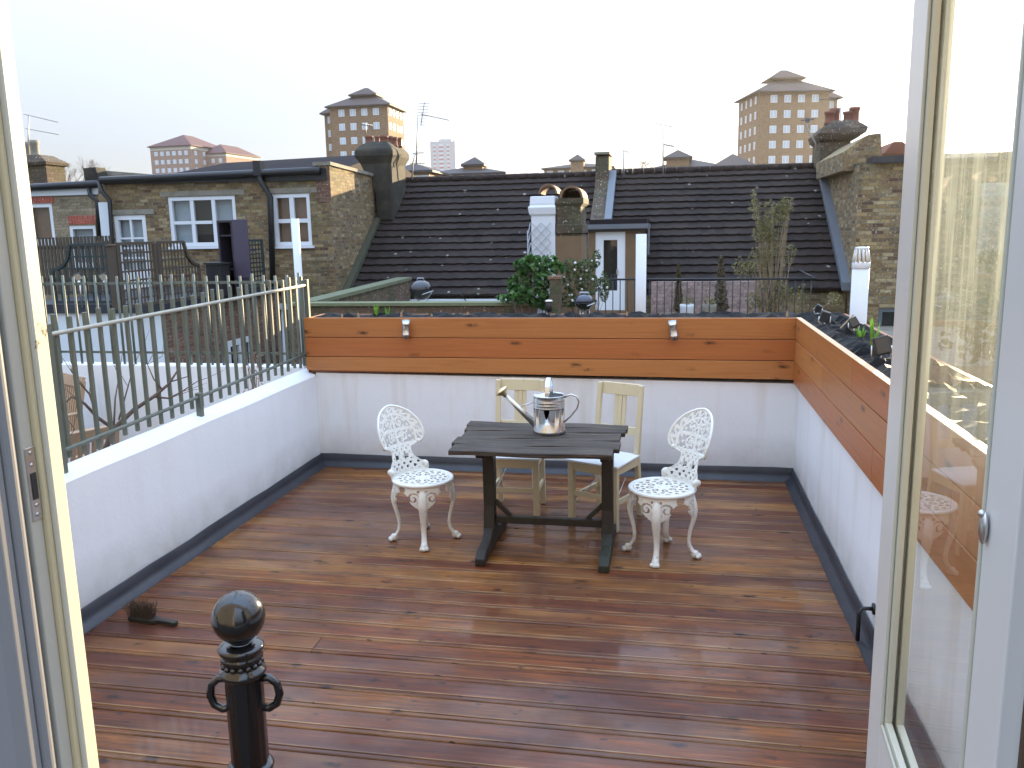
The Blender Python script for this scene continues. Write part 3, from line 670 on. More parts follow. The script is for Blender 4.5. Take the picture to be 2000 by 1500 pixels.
def iron_chair(label, loc, rz):
    t = thing('cast_iron_chair', label, 'chair', (0, 0, 0), 'ornate white cast iron chairs')
    mb = raster(seat_f, -.2, .2, -.2, .2, .0045, lambda u, v, w: (u, v, ZS+w), .008)
    mb.tube([(cos(a)*.195, sin(a)*.195, ZS-.002) for a in [2*pi*i/40 for i in range(40)]], .0125, 8, closed=True)
    mb.tube([(cos(a)*.17, sin(a)*.17, ZS+.004) for a in [2*pi*i/40 for i in range(40)]], .005, 6, closed=True)
    mb.ball((0, 0, ZS+.003), .03, 12, sq=(1, 1, .25)); mb.build('seat', m_iron, t)
    mb = raster(back_f, -.198, .198, 0, .452, .0045, back_map, .009)
    vsx = [.195, .21, .23, .26, .29, .32, .35, .38, .40, .42, .435, .446]
    o = [(half_w(v), v) for v in vsx]+[(0, .451)]+[(-half_w(v), v) for v in vsx[::-1]]
    mb.tube([back_map(u*.985, v, 0) for u, v in o], .0085, 6)
    for s_ in (-1, 1):
        mb.tube([back_map(s_*half_w(v)*.98, v, 0) for v in (.19, .185, .17, .14, .10, .075)], .006, 6)
        mb.ball(back_map(s_*.15, .196, 0), .017, 8); mb.ball(back_map(s_*.155, .042, 0), .025, 10, sq=(1.4, .6, 1))
    mb.build('backrest', m_iron, t)
    for k in range(4):
        a = pi/4+k*pi/2; ca, sa = cos(a), sin(a)
        def L(r, s_, z): return (ca*r-sa*s_, sa*r+ca*s_, z)
        mb = raster(brk_f, -.124, .124, 0, .203, .0045, lambda u, v, w: L(sqrt(max(.0, .188**2-u*u))+w+.008*sin(min(v, .16)*19), u, ZS-.006-v), .009)
        pth = [(.186, .40), (.197, .35), (.203, .31), (.200, .27), (.187, .22), (.174, .17), (.167, .12), (.171, .08), (.190, .045), (.212, .022)]
        n_ = 10; rr_t = [.020, .028, .030, .028, .024, .0205, .018, .0175, .020, .025]; rr_r = [.010, .013, .015, .015, .014, .0125, .0115, .012, .014, .017]
        vs_ = [L(r+cos(2*pi*j/n_)*rr_r[i], sin(2*pi*j/n_)*rr_t[i], z) for i, (r, z) in enumerate(pth) for j in range(n_)]
        mb.add(vs_, [(i*n_+j, i*n_+(j+1) % n_, (i+1)*n_+(j+1) % n_, (i+1)*n_+j) for i in range(len(pth)-1) for j in range(n_)]+[tuple(range(n_))[::-1], tuple(range(90, 100))], 0, True)
        for s_ in (-.013, 0, .013): mb.ball(L(.226+.006*(s_ == 0), s_*1.25, .016), .0145, 8, sq=(1.1, 1.1, 1.05))
        mb.ball(L(.207, 0, .026), .026, 8)
        mb.build('leg', m_iron, t)
    t.location = loc; t.rotation_euler.z = rz
    return t
ch = iron_chair('ornate white cast iron chair to the left of the table, facing right', (-1.685, 5.46, 0), R(-30))
c2 = copy_tree(ch); c2.location = (-.03, 5.40, 0); c2.rotation_euler.z = R(216)
ch.scale = (1.05,)*3; c2.scale = (1.08,)*3
c2['label'] = 'ornate white cast iron chair to the right of the table, facing left'

# ---- cream wooden chairs (facing -y)
def wood_chair(label):
    t = thing('wooden_chair', label, 'chair', (0, 0, 0), 'chipped cream wooden chairs behind the table')
    w, d, hs = .41, .38, .49
    MB().prism([(-w/2-.015, -.015), (w/2+.015, -.015), (w/2-.01, d), (-w/2+.01, d)], 2, hs-.018, hs).build('seat', m_seatw, t, bev=.006)
    for s_ in (-1, 1):
        MB().prism([(s_*(w/2-.045), 0), (s_*w/2, 0), (s_*w/2, 0), (s_*(w/2), hs-.02), (s_*(w/2-.045), hs-.02)], 1, .0, .04).build('leg', m_creamc, t, bev=.003)
        x0, x1 = s_*(w/2-.05), s_*(w/2-.012)
        mb = MB(); a, b = min(x0, x1), max(x0, x1)
        mb.prism([(d-.03, hs-.02), (d+.008, hs-.02), (d+.068, 1.0), (d+.038, 1.0)], 0, a, b)
        mb.build('back_post', m_creamc, t, bev=.003)
        MB().prism([(d-.03, hs-.0205), (d+.03, 0), (d+.066, 0), (d+.008, hs-.0205)], 0, a, b).build('leg', m_creamc, t, bev=.003)
        MB().box(s_*(w/2-.03)-.01, .041, .18, s_*(w/2-.03)+.01, d+.01, .215).build('stretcher', m_creamc, t)
        MB().tube([(s_*(w/2-.045), .02, .15), (s_*(w/2-.10), d-.06, .31)], .004, 6).build('brace', m_seatw, t)
    MB().box(-w/2+.0455, .004, hs-.085, w/2-.0455, .028, hs-.019).box(-w/2+.04, d-.025, hs-.085, w/2-.04, d-.005, hs-.019).box(-w/2+.012, .041, hs-.08, -w/2+.03, d-.031, hs-.019).box(w/2-.03, .041, hs-.08, w/2-.012, d-.031, hs-.019).build('apron', m_creamc, t, bev=.002)
    MB().box(-w/2+.0455, .006, .215, w/2-.0455, .026, .252).build('stretcher', m_creamc, t, bev=.002)
    def Yz(z): return d-.012+(z-hs)*.128+.02
    W2 = w/2-.0505
    MB().prism([(Yz(.92)-.014, .915), (Yz(.92)+.012, .915), (Yz(1.0)+.014, 1.003), (Yz(1.0)-.012, 1.003)], 0, -W2, W2).build('top_rail', m_creamc, t, bev=.003)
    MB().prism([(Yz(.62)-.011, .62), (Yz(.62)+.011, .62), (Yz(.68)+.011, .68), (Yz(.68)-.011, .68)], 0, -W2, W2).build('lower_rail', m_creamc, t, bev=.003)
    mb = MB()
    for k in (-1, 0, 1):
        mb.prism([(Yz(.68)-.006-.003*(k == 0), .681), (Yz(.68)+.006, .681), (Yz(.914)+.006, .914), (Yz(.914)-.006-.003*(k == 0), .914)], 0, k*.032-.0155, k*.032+.0155)
    mb.build('splat', m_creamc, t, bev=.002)
    return t
wd = wood_chair('chipped cream wooden chair standing square to the back wall, behind the watering can')
w2 = copy_tree(wd); w2['label'] = 'chipped cream wooden chair turned at an angle, nearer the right iron chair'
wd.location = (-1.14, 5.93, 0); w2.location = (-.535, 5.86, 0); w2.rotation_euler.z = R(-25)

# ---- bollard with a ball top
bc = PY(466, 1205, 2.12); bx, by, bz = bc.x, bc.y, bc.z
t = thing('bollard', 'glossy black iron bollard post with a ball top, wet with raindrops', 'bollard', (bx, by, 0))
br = .077
mb = MB().ball((bx, by, bz), br, 36)
rd = random.Random(5)
for _ in range(70):
    th = rd.uniform(0, .95); a = rd.uniform(0, 2*pi)
    d_ = Vector((sin(th)*cos(a), sin(th)*sin(a), cos(th))); mb.ball(Vector((bx, by, bz))+d_*br, rd.uniform(.0010, .0022), 6)
mb.build('ball', m_black, t)
z = bz
MB().lathe([(.03, z-.095), (.034, z-.078), (.05, z-.085), (.064, z-.088), (.067, z-.095), (.064, z-.105), (.055, z-.112), (.060, z-.118), (.062, z-.126), (.056, z-.134), (.052, z-.150),
            (.054, z-.158), (.066, z-.164), (.068, z-.174), (.062, z-.184), (.054, z-.190)][::-1], (bx, by, 0), 32).build('collar', m_black, t)
mb = MB()
for k in range(16):
    a = 2*pi*k/16; mb.ball((bx+cos(a)*.055, by+sin(a)*.055, z-.144), .009, 8)
mb.build('beading', m_black, t)
n = 48; pr_ = []
mb = MB(); vs = []
zz = [z-.185, z-.21, z-.46, z-.475]
for q, zq in enumerate(zz):
    for j in range(n):
        a = 2*pi*j/n; fl = .0025*cos(12*a) if q in (1, 2) else 0; vs.append((bx+cos(a)*(.053+fl), by+sin(a)*(.053+fl), zq))
mb.add(vs, [(i*n+j, (i+1)*n+j, (i+1)*n+(j+1) % n, i*n+(j+1) % n) for i in range(3) for j in range(n)], 0, True); mb.build('shaft', m_black, t)
MB().lathe([(.054, z-.472), (.066, z-.478), (.07, z-.486), (.066, z-.494), (.058, z-.5), (.066, z-.52), (.074, z-.53), (.076, z-.545), (.07, z-.56), (.062, z-.57), (.068, .14), (.10, .08), (.11, .05), (.11, 0)][::-1], (bx, by, 0), 32).build('base', m_black, t)
for s_ in (-1, 1):
    d_ = (Vector((cos(YAW), sin(YAW), 0)))*s_
    o = Vector((bx, by, z-.245))
    pts = [o+d_*.045+Vector((0, 0, .048)), o+d_*.075+Vector((0, 0, .05)), o+d_*.098+Vector((0, 0, .03)), o+d_*.104+Vector((0, 0, -.005)), o+d_*.094+Vector((0, 0, -.035)), o+d_*.07+Vector((0, 0, -.05)), o+d_*.045+Vector((0, 0, -.045))]
    MB().tube(pts, .0125, 10).build('loop', m_black, t)

# ---- brush on the deck
t = thing('hand_brush', 'wooden hand brush lying bristles up beside the left wall', 'brush', (-2.95, 4.0, 0))
a = P(255, 1203, 2, .02); b = P(345, 1216, 2, .02); d_ = (b-a).normalized(); nrm = Vector((-d_.y, d_.x, 0)); L = (b-a).length
mb = MB(); out = [(0, .026), (.02, .032), (L*.52, .03), (L*.62, .014), (L*.8, .015), (L*.97, .02), (L, .012)]
pol = [a+d_*s_+nrm*w_ for s_, w_ in out]+[a+d_*s_-nrm*w_ for s_, w_ in out[::-1]]
mb.prism([(p.x, p.y) for p in pol], 2, .004, .026); recalc(mb.build('handle', m_oldd, t, bev=.003))
mb = MB(); rd = random.Random(8)
for i in range(420):
    s_ = rd.uniform(.005, L*.5); q = rd.uniform(-.025, .025); p0 = a+d_*s_+nrm*q; p0.z = .024
    ln = Vector((rd.gauss(0, .014), rd.gauss(0, .014), rd.uniform(.055, .10))) + d_*(s_-L*.25)*.15
    mb.tube([p0, p0+ln*.6+Vector((rd.gauss(0, .002), 0, 0)), p0+ln], [.0011, .0009, .0007], 3, caps=False)
mb.build('bristles', m_bristle, t)
# ================================================================ THE HOUSE DOORWAY THE PHOTO IS TAKEN THROUGH
FZ = .78
K = .65
hw = thing('house_wall', 'house wall round the open doorway at the left edge of the photo', 'wall', (-3, 2, 0))
m_ext = simple('brown_exterior_render', (.22, .20, .18), .8, 0, .08, 2, .3, 20, .01)
MB().box(-7, 1.17, -3, -1.141, YH, 3.2).box(.515, 1.17, -3, 6, YH-.06, 3.2).box(-7, 1.17, 3.2, 6, YH, 5.6).box(-1.14, 1.17, -3, .514, YH-.06, .72).build('wall', m_ext, hw)
MB().box(-2.6, 1.155, FZ-.1, -1.2, 1.1695, 3.2).build('inner_lining', m_room, hw)
MB().box(-3, -1.5, FZ-.15, 3, 1.1695, FZ).build('room_floor', m_brown, kind='structure')
t = thing('door_frame', 'cream painted wooden door frame with a steel strike plate at the left edge of the photo', 'door frame', (-1.1, 1.28, FZ))
def poly(ps, name, mt, b=.003, z0=FZ, z1=3.19): return recalc(MB().prism([(x*K, y*K) for x, y in ps], 2, z0, z1).build(name, mt, t, bev=b))
XJ = -1.658
poly([(XJ, 1.997), (XJ, 1.946), (-1.751, 1.946), (-1.751, 1.997)], 'jamb', m_cream)
poly([(XJ-.014, 1.9455), (XJ-.014, 1.928), (-1.751, 1.928), (-1.751, 1.9455)], 'door_stop', M_white('sunlit_yellow_cream_paint', (.60, .49, .29), .35))  # yellow sunlight on the stop is put into its paint colour
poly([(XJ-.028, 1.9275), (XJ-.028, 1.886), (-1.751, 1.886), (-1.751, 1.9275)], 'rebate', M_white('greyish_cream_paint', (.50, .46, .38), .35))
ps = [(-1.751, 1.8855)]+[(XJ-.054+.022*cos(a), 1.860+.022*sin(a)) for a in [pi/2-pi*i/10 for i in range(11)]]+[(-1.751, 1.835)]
m_shadeg = M_white('shaded_architrave_paint', (.24, .235, .235), .4)  # shade on the inner bead and architrave is put into this dark grey
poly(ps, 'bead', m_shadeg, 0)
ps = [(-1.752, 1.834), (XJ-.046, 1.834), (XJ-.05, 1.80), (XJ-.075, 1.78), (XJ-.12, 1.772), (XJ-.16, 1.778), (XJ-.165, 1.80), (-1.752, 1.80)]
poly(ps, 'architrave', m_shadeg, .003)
mb = MB(); zc = (P(75, 870, 0, (XJ-.03)*K).z+P(75, 1010, 0, (XJ-.03)*K).z)/2
x_ = (XJ-.0275)*K
mb.box(x_, 1.2285, zc-.066, x_+.002, 1.2515, zc+.066); mb.build('strike_plate', m_steel, t, bev=.0012)
MB().box(x_+.0021, 1.234, zc-.028, x_+.0032, 1.2465, zc+.02).build('latch_hole', m_dark, t)
mb = MB()
for z in (.056, -.056, .034, -.039): mb.lathe([(.004, 0), (.004, .0009), (.0015, .0012)], (x_+.0021, 1.240, zc+z), 10, axis=(1, 0, 0))
mb.build('screw', m_steel, t)
MB().box(-1.138, 1.18, 3.12, .513, YH+.012, 3.1895).build('head', m_cream, t)
MB().box(-1.138, 1.18, .721, .501, YH-.03, FZ-.001).build('threshold', m_cream, t)
MB().box(.502, 1.172, FZ, .514, 1.272, 3.119).build('jamb', m_cream, t)
# right glazed door leaf, opened outwards
gd = thing('glazed_door', 'open white glazed door with dusty glass at the right edge of the photo', 'door', (.5, 2.02, 0)); gd['_o'] = (0, 0, 0)
gd.rotation_euler.z = -R(3.8)
X0, X1 = 0, .045; A0, A1, A2, A3 = 0, -.155, -.771, -.905; Zb, Zt = FZ+.02, 3.1
m_lw = M_white('lavender_white_door_paint', (.66, .63, .585), .35)
MB().box(X0, A1, Zb, X1, A0, Zt).build('stile', m_lw, gd, bev=.003)
MB().box(X0, A3, Zb, X1, A2, Zt).build('stile', m_lw, gd, bev=.003)
MB().box(X0, A2+.001, Zb, X1, A1-.001, 1.02).build('bottom_rail', m_lw, gd, bev=.003)
MB().box(X0, A2+.001, 2.98, X1, A1-.001, Zt).build('top_rail', m_lw, gd, bev=.003)
mb = MB()
for x0, x1, w_ in ((X0+.004, X0+.018, .024), (X0+.026, X1-.003, .024), (X0-.003, X0+.0035, .010)):
    mb.box(x0, A1-w_, 1.021, x1, A1-.0012, 2.979).box(x0, A2+.0012, 1.021, x1, A2+w_, 2.979).box(x0, A2+w_+.0005, 1.021, x1, A1-w_-.0005, 1.021+w_).box(x0, A2+w_+.0005, 2.979-w_, x1, A1-w_-.0005, 2.979)
mb.build('glazing_bead', M_white('cream_glazing_bead', (.52, .50, .40), .35), gd, bev=.002)
MB().quad((.022, A2+.002, 1.022), (.022, A1-.002, 1.022), (.022, A1-.002, 2.978), (.022, A2+.002, 2.978)).build('glass_pane', m_dglass, gd)
ez = P(1938, 1035, 0, .45).z
MB().ball((X0-.006, A2-.018, ez), .02, 14, sq=(.3, .62, 1.25)).ball((X0-.009, A2-.018, ez+.02), .006, 10).build('keyhole_cover', m_steel, gd)
# curtain right of the door, inside the room
t = thing('curtain', 'dim brown curtain hanging at the right edge, behind the edge of the open door', 'curtain', (.46, .9, FZ))
mb = MB(); vs = []; n = 60
for i in range(n+1):
    y_ = .55+.545*i/n; x_ = .462+.010*sin(i*.9)+.006*sin(i*2.1)
    vs += [(x_, y_, FZ+.02), (x_+.004*sin(i), y_, 2.0), (x_*.99+.004, y_, 3.1)]
mb.add(vs, [(i*3+j, i*3+j+1, (i+1)*3+j+1, (i+1)*3+j) for i in range(n) for j in range(2)], 0, True)
o = mb.build('cloth', m_brown, t); sm = o.modifiers.new('s', 'SOLIDIFY'); sm.thickness = .004
# D-shaped grab handle on the house wall outside, seen through the glass
# ================================================================ GREEN FENCES
def bars_fence(mb_list, fn, i0, i1, sp, z0, z1, r, off, rnd, lean=0):
    pass
fl = thing('metal_fence', 'grey green railing on top of the left parapet wall, running towards the doorway', 'fence', (XL-.1, 5, .88), 'grey green metal fences')
rnd = random.Random(4); XFc = -3.315
mb = MB()
mb.tube([(XFc, 7.34, 1.688), (XFc, 6.2, 1.672), (XFc, 5, 1.655), (XFc, 3.9, 1.638), (XFc, 2.3, 1.622)], .013, 8); mb.build('top_rail', simple('sunlit_pale_fence_rail', (.42, .41, .34), .5, 0, .25, 7, .3, 40, .003, (.2, .22, .17), 5, .5), fl)  # sunlight on the top rail is put into its paler colour
MB().tube([(XFc, 7.34, 1.055), (XFc, 5.6, 1.02), (XFc, 3.9, .985), (XFc, 2.3, .95)], .013, 8).build('bottom_rail', m_fence, fl)
y = 7.28
while y > 2.4:
    zt_ = 1.688-.066*(7.3-y)/5; j = rnd.uniform(-.006, .006)
    MB().box(XFc-.032, y-.014, .955-.035*(7.3-y)/3.4+rnd.uniform(-.02, .01), XFc-.012, y+.014, zt_+.085+rnd.uniform(-.012, .015)).build('bar', m_fence, fl, bev=.003, seg=1)
    y -= .128+j
for y_ in (7.335, 5.4, 3.98):
    MB().box(XFc-.02, y_-.02, .86, XFc+.02, y_+.02, 1.70+.04*(y_ > 7)).build('post', m_fence, fl, bev=.003) if y_ != 5.4 else MB().box(XFc-.02, y_-.02, .86, XFc+.02, y_+.02, 1.045).build('post', m_fence, fl, bev=.003)
fb = thing('metal_fence', 'grey green railing with thin bars along the back of the neighbouring terrace', 'fence', (-5, 7.42, .88), 'grey green metal fences')
YF = 7.42
MB().box(-7.6, YF-.006, 1.70, XFc-.03, YF+.006, 1.725).build('top_rail', m_fence, fb)
MB().box(-7.6, YF-.006, 1.02, XFc-.03, YF+.006, 1.042).build('bottom_rail', m_fence, fb)
x = XFc-.10
while x > -7.5:
    MB().tube([(x, YF-.018, .90), (x+rnd.uniform(-.006, .006), YF-.018, 1.785+rnd.uniform(-.012, .015))], .012, 6).build('bar', m_fence, fb)
    x -= .119
for x_ in (-4.62, -6.2): MB().box(x_-.02, YF-.02, .86, x_+.02, YF+.02, 1.04 if x_ > -5 else 1.72).build('post', m_fence, fb)
# ================================================================ NEIGHBOURING TERRACE
MB().box(-8, YH, -.35, XL-.17, 7.36, -.12).build('neighbour_terrace_floor', simple('brown_terrace_paving', (.10, .07, .055), .7, 0, .3, 2), kind='structure')
MB().box(-8, 7.36, -.6, XL-.17, 7.52, .915).build('parapet_wall', m_render, label='white rendered parapet wall at the back of the neighbouring terrace under the thin railing', cat='wall', bev=.012)
def teak_chair(label):
    t = thing('teak_armchair', label, 'chair', (0, 0, 0), 'teak chairs on the neighbouring terrace')
    for s_ in (-1, 1):
        MB().box(-.26, s_*.25-.02, 0, -.215, s_*.25+.02, .42).box(-.26, s_*.25-.02, .42, -.215, s_*.25+.02, .64).build('leg', m_teak, t, bev=.004)
        MB().prism([(.20, 0), (.245, 0), (.25, .42), (.37, .96), (.33, .98), (.205, .44)], 1, s_*.25-.018, s_*.25+.018).build('leg', m_teak, t, bev=.004)
        MB().prism([(-.29, .642), (.27, .662), (.27, .682), (-.29, .668)], 1, s_*.25-.032, s_*.25+.032).build('armrest', m_teak, t, bev=.006)
    mb = MB()
    for k in range(8): mb.box(-.26+k*.06, -.228, .41, -.212+k*.06, .228, .43)
    mb.box(-.25, -.228, .35, -.222, .228, .40).build('seat', m_teak, t, bev=.003)
    mb = MB()
    for k in range(9):
        yy = -.19+k*.0475
        mb.prism([(.235, .46), (.262, .46), (.30, .62), (.33, .78), (.365, .92), (.342, .92), (.305, .78), (.27, .62)], 1, yy-.013, yy+.013)
    mb.prism([(.325, .90), (.355, .90), (.385, .99), (.352, 1.0)], 1, -.231, .231).prism([(.235, .43), (.262, .43), (.268, .475), (.24, .475)], 1, -.231, .231)
    mb.build('backrest', m_teak, t, bev=.003)
    return t
tc = teak_chair('pale teak armchair nearest the green fence, its slatted back to the fence')
t2 = copy_tree(tc); t2['label'] = 'teak armchair half hidden by the door frame, against the far terrace wall'
tc.location = (-4.22, 5.05, -.12); tc.rotation_euler.z = R(-28)
t2.location = (-5.75, 6.65, -.12); t2.rotation_euler.z = R(60)
t = thing('garden_table', 'teak slatted table on the neighbouring terrace beside the frame', 'table', (-5.3, 5.35, -.12))
mb = MB()
for k in range(9): mb.box(-5.75, 4.9+k*.1, .60, -4.85, 4.99+k*.1, .625)
mb.box(-5.73, 4.92, .54, -4.87, 4.95, .599).box(-5.73, 5.74, .54, -4.87, 5.77, .599).build('tabletop', m_teak, t, bev=.002)
for x_ in (-5.7, -4.9):
    for y_ in (4.96, 5.73): MB().box(x_-.025, y_-.025, -.12, x_+.025, y_+.025, .60).build('leg', m_teak, t)
t = thing('storage_box', 'dark blue grey plastic box top beside the doorway, behind the left wall', 'box', (-3.9, 3.7, -.12))
MB().box(-4.35, 3.62, -.12, -3.48, 4.3, .58).build('bin', m_lead, t, bev=.01)
MB().box(-4.38, 3.6, .585, -3.46, 4.32, .615).build('lid', m_leadl, t, bev=.008)
# bare vine: limbs traced at their own depth just behind the fence
def limb(mb, pts, r0, r1, rnd, twigs=0):
    pts = [Vector(p) for p in pts]; n = len(pts)
    mb.tube(pts, [r0+(r1-r0)*i/(n-1) for i in range(n)], 7)
    for _ in range(twigs):
        i = rnd.randrange(1, n); p = pts[i]; d = (pts[i]-pts[i-1]).normalized(); a = Vector((rnd.uniform(-1, 1), rnd.uniform(-.7, .7), rnd.uniform(-.3, 1))).normalized()
        q = p+(d+a).normalized()*rnd.uniform(.08, .2); q2 = q+(d+a*.4).normalized()*rnd.uniform(.06, .14)
        mb.tube([p, q, q2], [r1*.8, r1*.6, r1*.35], 5)
t = thing('bare_shrub', 'leafless fruit tree branches reaching past the teak chair behind the green fence', 'shrub', (-4.3, 4.6, -.12))
mb = MB(); rnd = random.Random(6)
Q = lambda px, py, Y: PY(px, py, Y)
limb(mb, [(-4.0, 4.7, -.12), Q(205, 880, 4.65), Q(222, 838, 4.7), Q(262, 800, 4.8), Q(300, 775, 4.9), Q(330, 750, 5.0), Q(348, 722, 5.05)], .022, .006, rnd)
limb(mb, [Q(300, 775, 4.9), Q(330, 778, 5.0), Q(355, 765, 5.1), Q(385, 745, 5.2)], .008, .003, rnd, 3)
limb(mb, [Q(318, 762, 4.95), Q(300, 740, 4.95), Q(288, 712, 5.0)], .006, .003, rnd, 2)
limb(mb, [Q(335, 745, 5.0), Q(368, 735, 5.0)], .005, .003, rnd, 1)
limb(mb, [Q(222, 838, 4.7), Q(190, 815, 4.6), Q(165, 788, 4.6), Q(140, 775, 4.55), Q(115, 798, 4.5)], .012, .005, rnd, 3)
limb(mb, [Q(190, 815, 4.6), Q(175, 770, 4.6), Q(150, 742, 4.6), Q(138, 720, 4.6)], .008, .003, rnd, 3)
limb(mb, [Q(222, 838, 4.7), Q(225, 780, 4.8), Q(232, 735, 4.9)], .007, .003, rnd, 2)
limb(mb, [Q(232, 820, 4.7), Q(250, 755, 4.8), Q(262, 712, 4.9)], .006, .0025, rnd, 2)
mb.build('branches', m_bark, t)
t = thing('dead_climber', 'brown dry climbing plant behind the green fence near the corner', 'plant', (-3.95, 6.85, -.1))
mb = MB(); b0 = Q(498, 800, 6.75)
for k in range(26):
    p = Vector((b0.x+rnd.uniform(-.05, .05), 6.75+rnd.uniform(-.05, .05), rnd.uniform(-.1, .3))); pts = [p.copy()]
    for _ in range(6):
        p = p+Vector((rnd.gauss(0, .018), rnd.gauss(0, .018), rnd.uniform(.10, .17))); pts.append(p.copy())
    mb.tube(pts, [.006, .005, .004, .004, .003, .002, .002], 5)
mb.build('stems', simple('rusty_dry_stem', (.25, .10, .06), .8, 0, .3, 9), t)
mb = MB()
for _ in range(170):
    p = Vector((b0.x+rnd.gauss(0, .05), 6.75+rnd.gauss(0, .05), rnd.uniform(.45, 1.15))); a = rnd.uniform(0, 6.28); s_ = rnd.uniform(.008, .018)
    d1 = Vector((cos(a), sin(a), rnd.uniform(-1, .2)))*s_; d2 = Vector((-sin(a), cos(a), .3))*s_*.6
    mb.quad(p-d1, p+d2, p+d1, p-d2)
mb.build('leaves', simple('rusty_dry_leaf', (.30, .14, .09), .8, 0, .4, 9), t)
# ================================================================ GROUND
MB().quad((-900, -150, -7), (900, -150, -7), (900, 1200, -7), (-900, 1200, -7)).build('ground', m_ground, kind='structure', org=(0, 0, -7))
# ================================================================ BACKGROUND HELPERS
def wall_holes(mb, x0, x1, z0, z1, y0, y1, holes, mi=0):
    xs = sorted({x0, x1, *[h[0] for h in holes], *[h[1] for h in holes]}); zs = sorted({z0, z1, *[h[2] for h in holes], *[h[3] for h in holes]})
    for a, b in zip(xs[:-1], xs[1:]):
        run = None
        for c, d in list(zip(zs[:-1], zs[1:]))+[(None, None)]:
            solid = c is not None and not any(h[0] <= (a+b)/2 <= h[1] and h[2] <= (c+d)/2 <= h[3] for h in holes)
            if solid: run = (run[0], d) if run else (c, d)
            elif run: mb.box(a, y0, run[0], b, y1, run[1], mi); run = None
    return mb
def rect(px0, py0, px1, py1, Y):
    a = PY(px0, (py0+py1)/2, Y); b = PY(px1, (py0+py1)/2, Y); c = PY((px0+px1)/2, py0, Y); d = PY((px0+px1)/2, py1, Y)
    return (a.x, b.x, d.z, c.z)
def window(par, r, Y, vbars=(), hbars=(), back=None, sill=True, fw_=.06, mat=None, bt=.045, door=0, handle=False, lintel=None):
    x0, x1, z0, z1 = r; m_ = mat or m_whitew; mb = MB()
    mb.box(x0, Y+.02, z0, x0+fw_, Y+.10, z1).box(x1-fw_, Y+.02, z0, x1, Y+.10, z1).box(x0+fw_, Y+.02, z1-fw_, x1-fw_, Y+.10, z1).box(x0+fw_, Y+.02, z0, x1-fw_, Y+.10, z0+fw_+door)
    for v in vbars: xx = x0+(x1-x0)*v; mb.box(xx-bt/2, Y+.028, z0+fw_+door, xx+bt/2, Y+.095, z1-fw_)
    for h, a, b in hbars: zz = z0+(z1-z0)*h; mb.box(x0+fw_+(x1-x0-2*fw_)*a, Y+.034, zz-bt/2.4, x0+fw_+(x1-x0-2*fw_)*b, Y+.09, zz+bt/2.4)
    o = mb.build('door' if door else 'window', m_, par)
    o['_o'] = par['_o']
    MB().quad((x0+.01, Y+.07, z0+.01), (x1-.01, Y+.07, z0+.01), (x1-.01, Y+.07, z1-.01), (x0+.01, Y+.07, z1-.01)).build('pane', m_glass, o)
    if back:
        for i, (a, b, mt) in enumerate(back):
            MB().quad((x0+(x1-x0)*a, Y+.17+.01*i, z0), (x0+(x1-x0)*b, Y+.17+.01*i, z0), (x0+(x1-x0)*b, Y+.17+.01*i, z1), (x0+(x1-x0)*a, Y+.17+.01*i, z1)).build('curtain', mt, o)  # backing sheets; the dark ones hold the unlit room's shade in their colour
    if sill: MB().box(x0-.06, Y-.07, z0-.06, x1+.06, Y+.02, z0-.002).build('sill', m_whitew, o)
    if handle: MB().box(x1-fw_-.02, Y-.03, (z0+z1)/2-.06, x1-fw_+.02, Y+.019, (z0+z1)/2+.04).build('handle', m_steel, o)
    return o
def roof(mb, x0, x1, y0, z0, y1, z1, courses, per=.30, amp=.010, step=.05, seed=1):
    n = int((x1-x0)/per*8); rnd = random.Random(seed); L = sqrt((y1-y0)**2+(z1-z0)**2); ny, nz = -(z1-z0)/L, (y1-y0)/L
    vs = []; fs = []
    for c in range(courses):
        off = rnd.uniform(-.01, .01)
        for e, t_ in enumerate((c/courses, (c+1)/courses+.004)):
            for i in range(n+1):
                x = x0+(x1-x0)*i/n; ph = (x/per) % 1.0
                h = amp*max(0, sin(ph*2*pi))**.7 if sin(ph*2*pi) > 0 else -amp*.15
                h += (step if e == 0 else .0)+.012*sin(x*1.3+c*.7)*.4
                yy = y0+(y1-y0)*t_; zz = z0+(z1-z0)*t_; vs.append((x, yy+ny*h, zz+nz*h+.0))
        b = c*3*(n+1)
        for i in range(n+1):  # riser foot
            x = x0+(x1-x0)*i/n; t_ = c/courses; h = -.02; vs.append((x, y0+(y1-y0)*t_+ny*h, z0+(z1-z0)*t_+nz*h))
        for i in range(n):
            fs.append((b+i, b+i+1, b+n+1+i+1, b+n+1+i)); fs.append((b+2*(n+1)+i, b+2*(n+1)+i+1, b+i+1, b+i))
    return mb.add(vs, fs)
def loft(mb, lv, mi=0):
    vs = []
    for z, a, b, c, d in lv: vs += [(a, c, z), (b, c, z), (b, d, z), (a, d, z)]
    fs = [(i*4+j, i*4+(j+1) % 4, (i+1)*4+(j+1) % 4, (i+1)*4+j) for i in range(len(lv)-1) for j in range(4)]+[(3, 2, 1, 0), tuple((len(lv)-1)*4+j for j in range(4))]
    return mb.add(vs, fs, mi)
def pot(mb, x, y, z, r, h):
    return mb.lathe([(r*1.12, z), (r*1.12, z+.05), (r*.95, z+.07), (r*.9, z+h*.75), (r*1.08, z+h*.82), (r*1.1, z+h), (r*.8, z+h), (r*.8, z+h-.08)], (x, y, 0), 14)
def yagi(mb, a, b, n, l, up_, r=.006):
    a = Vector(a); b = Vector(b); mb.tube([a, b], r*1.4, 5)
    for i in range(n):
        p = a+(b-a)*((i+.3)/n); mb.tube([p-Vector(up_)*l/2, p+Vector(up_)*l/2], r*.7, 4)
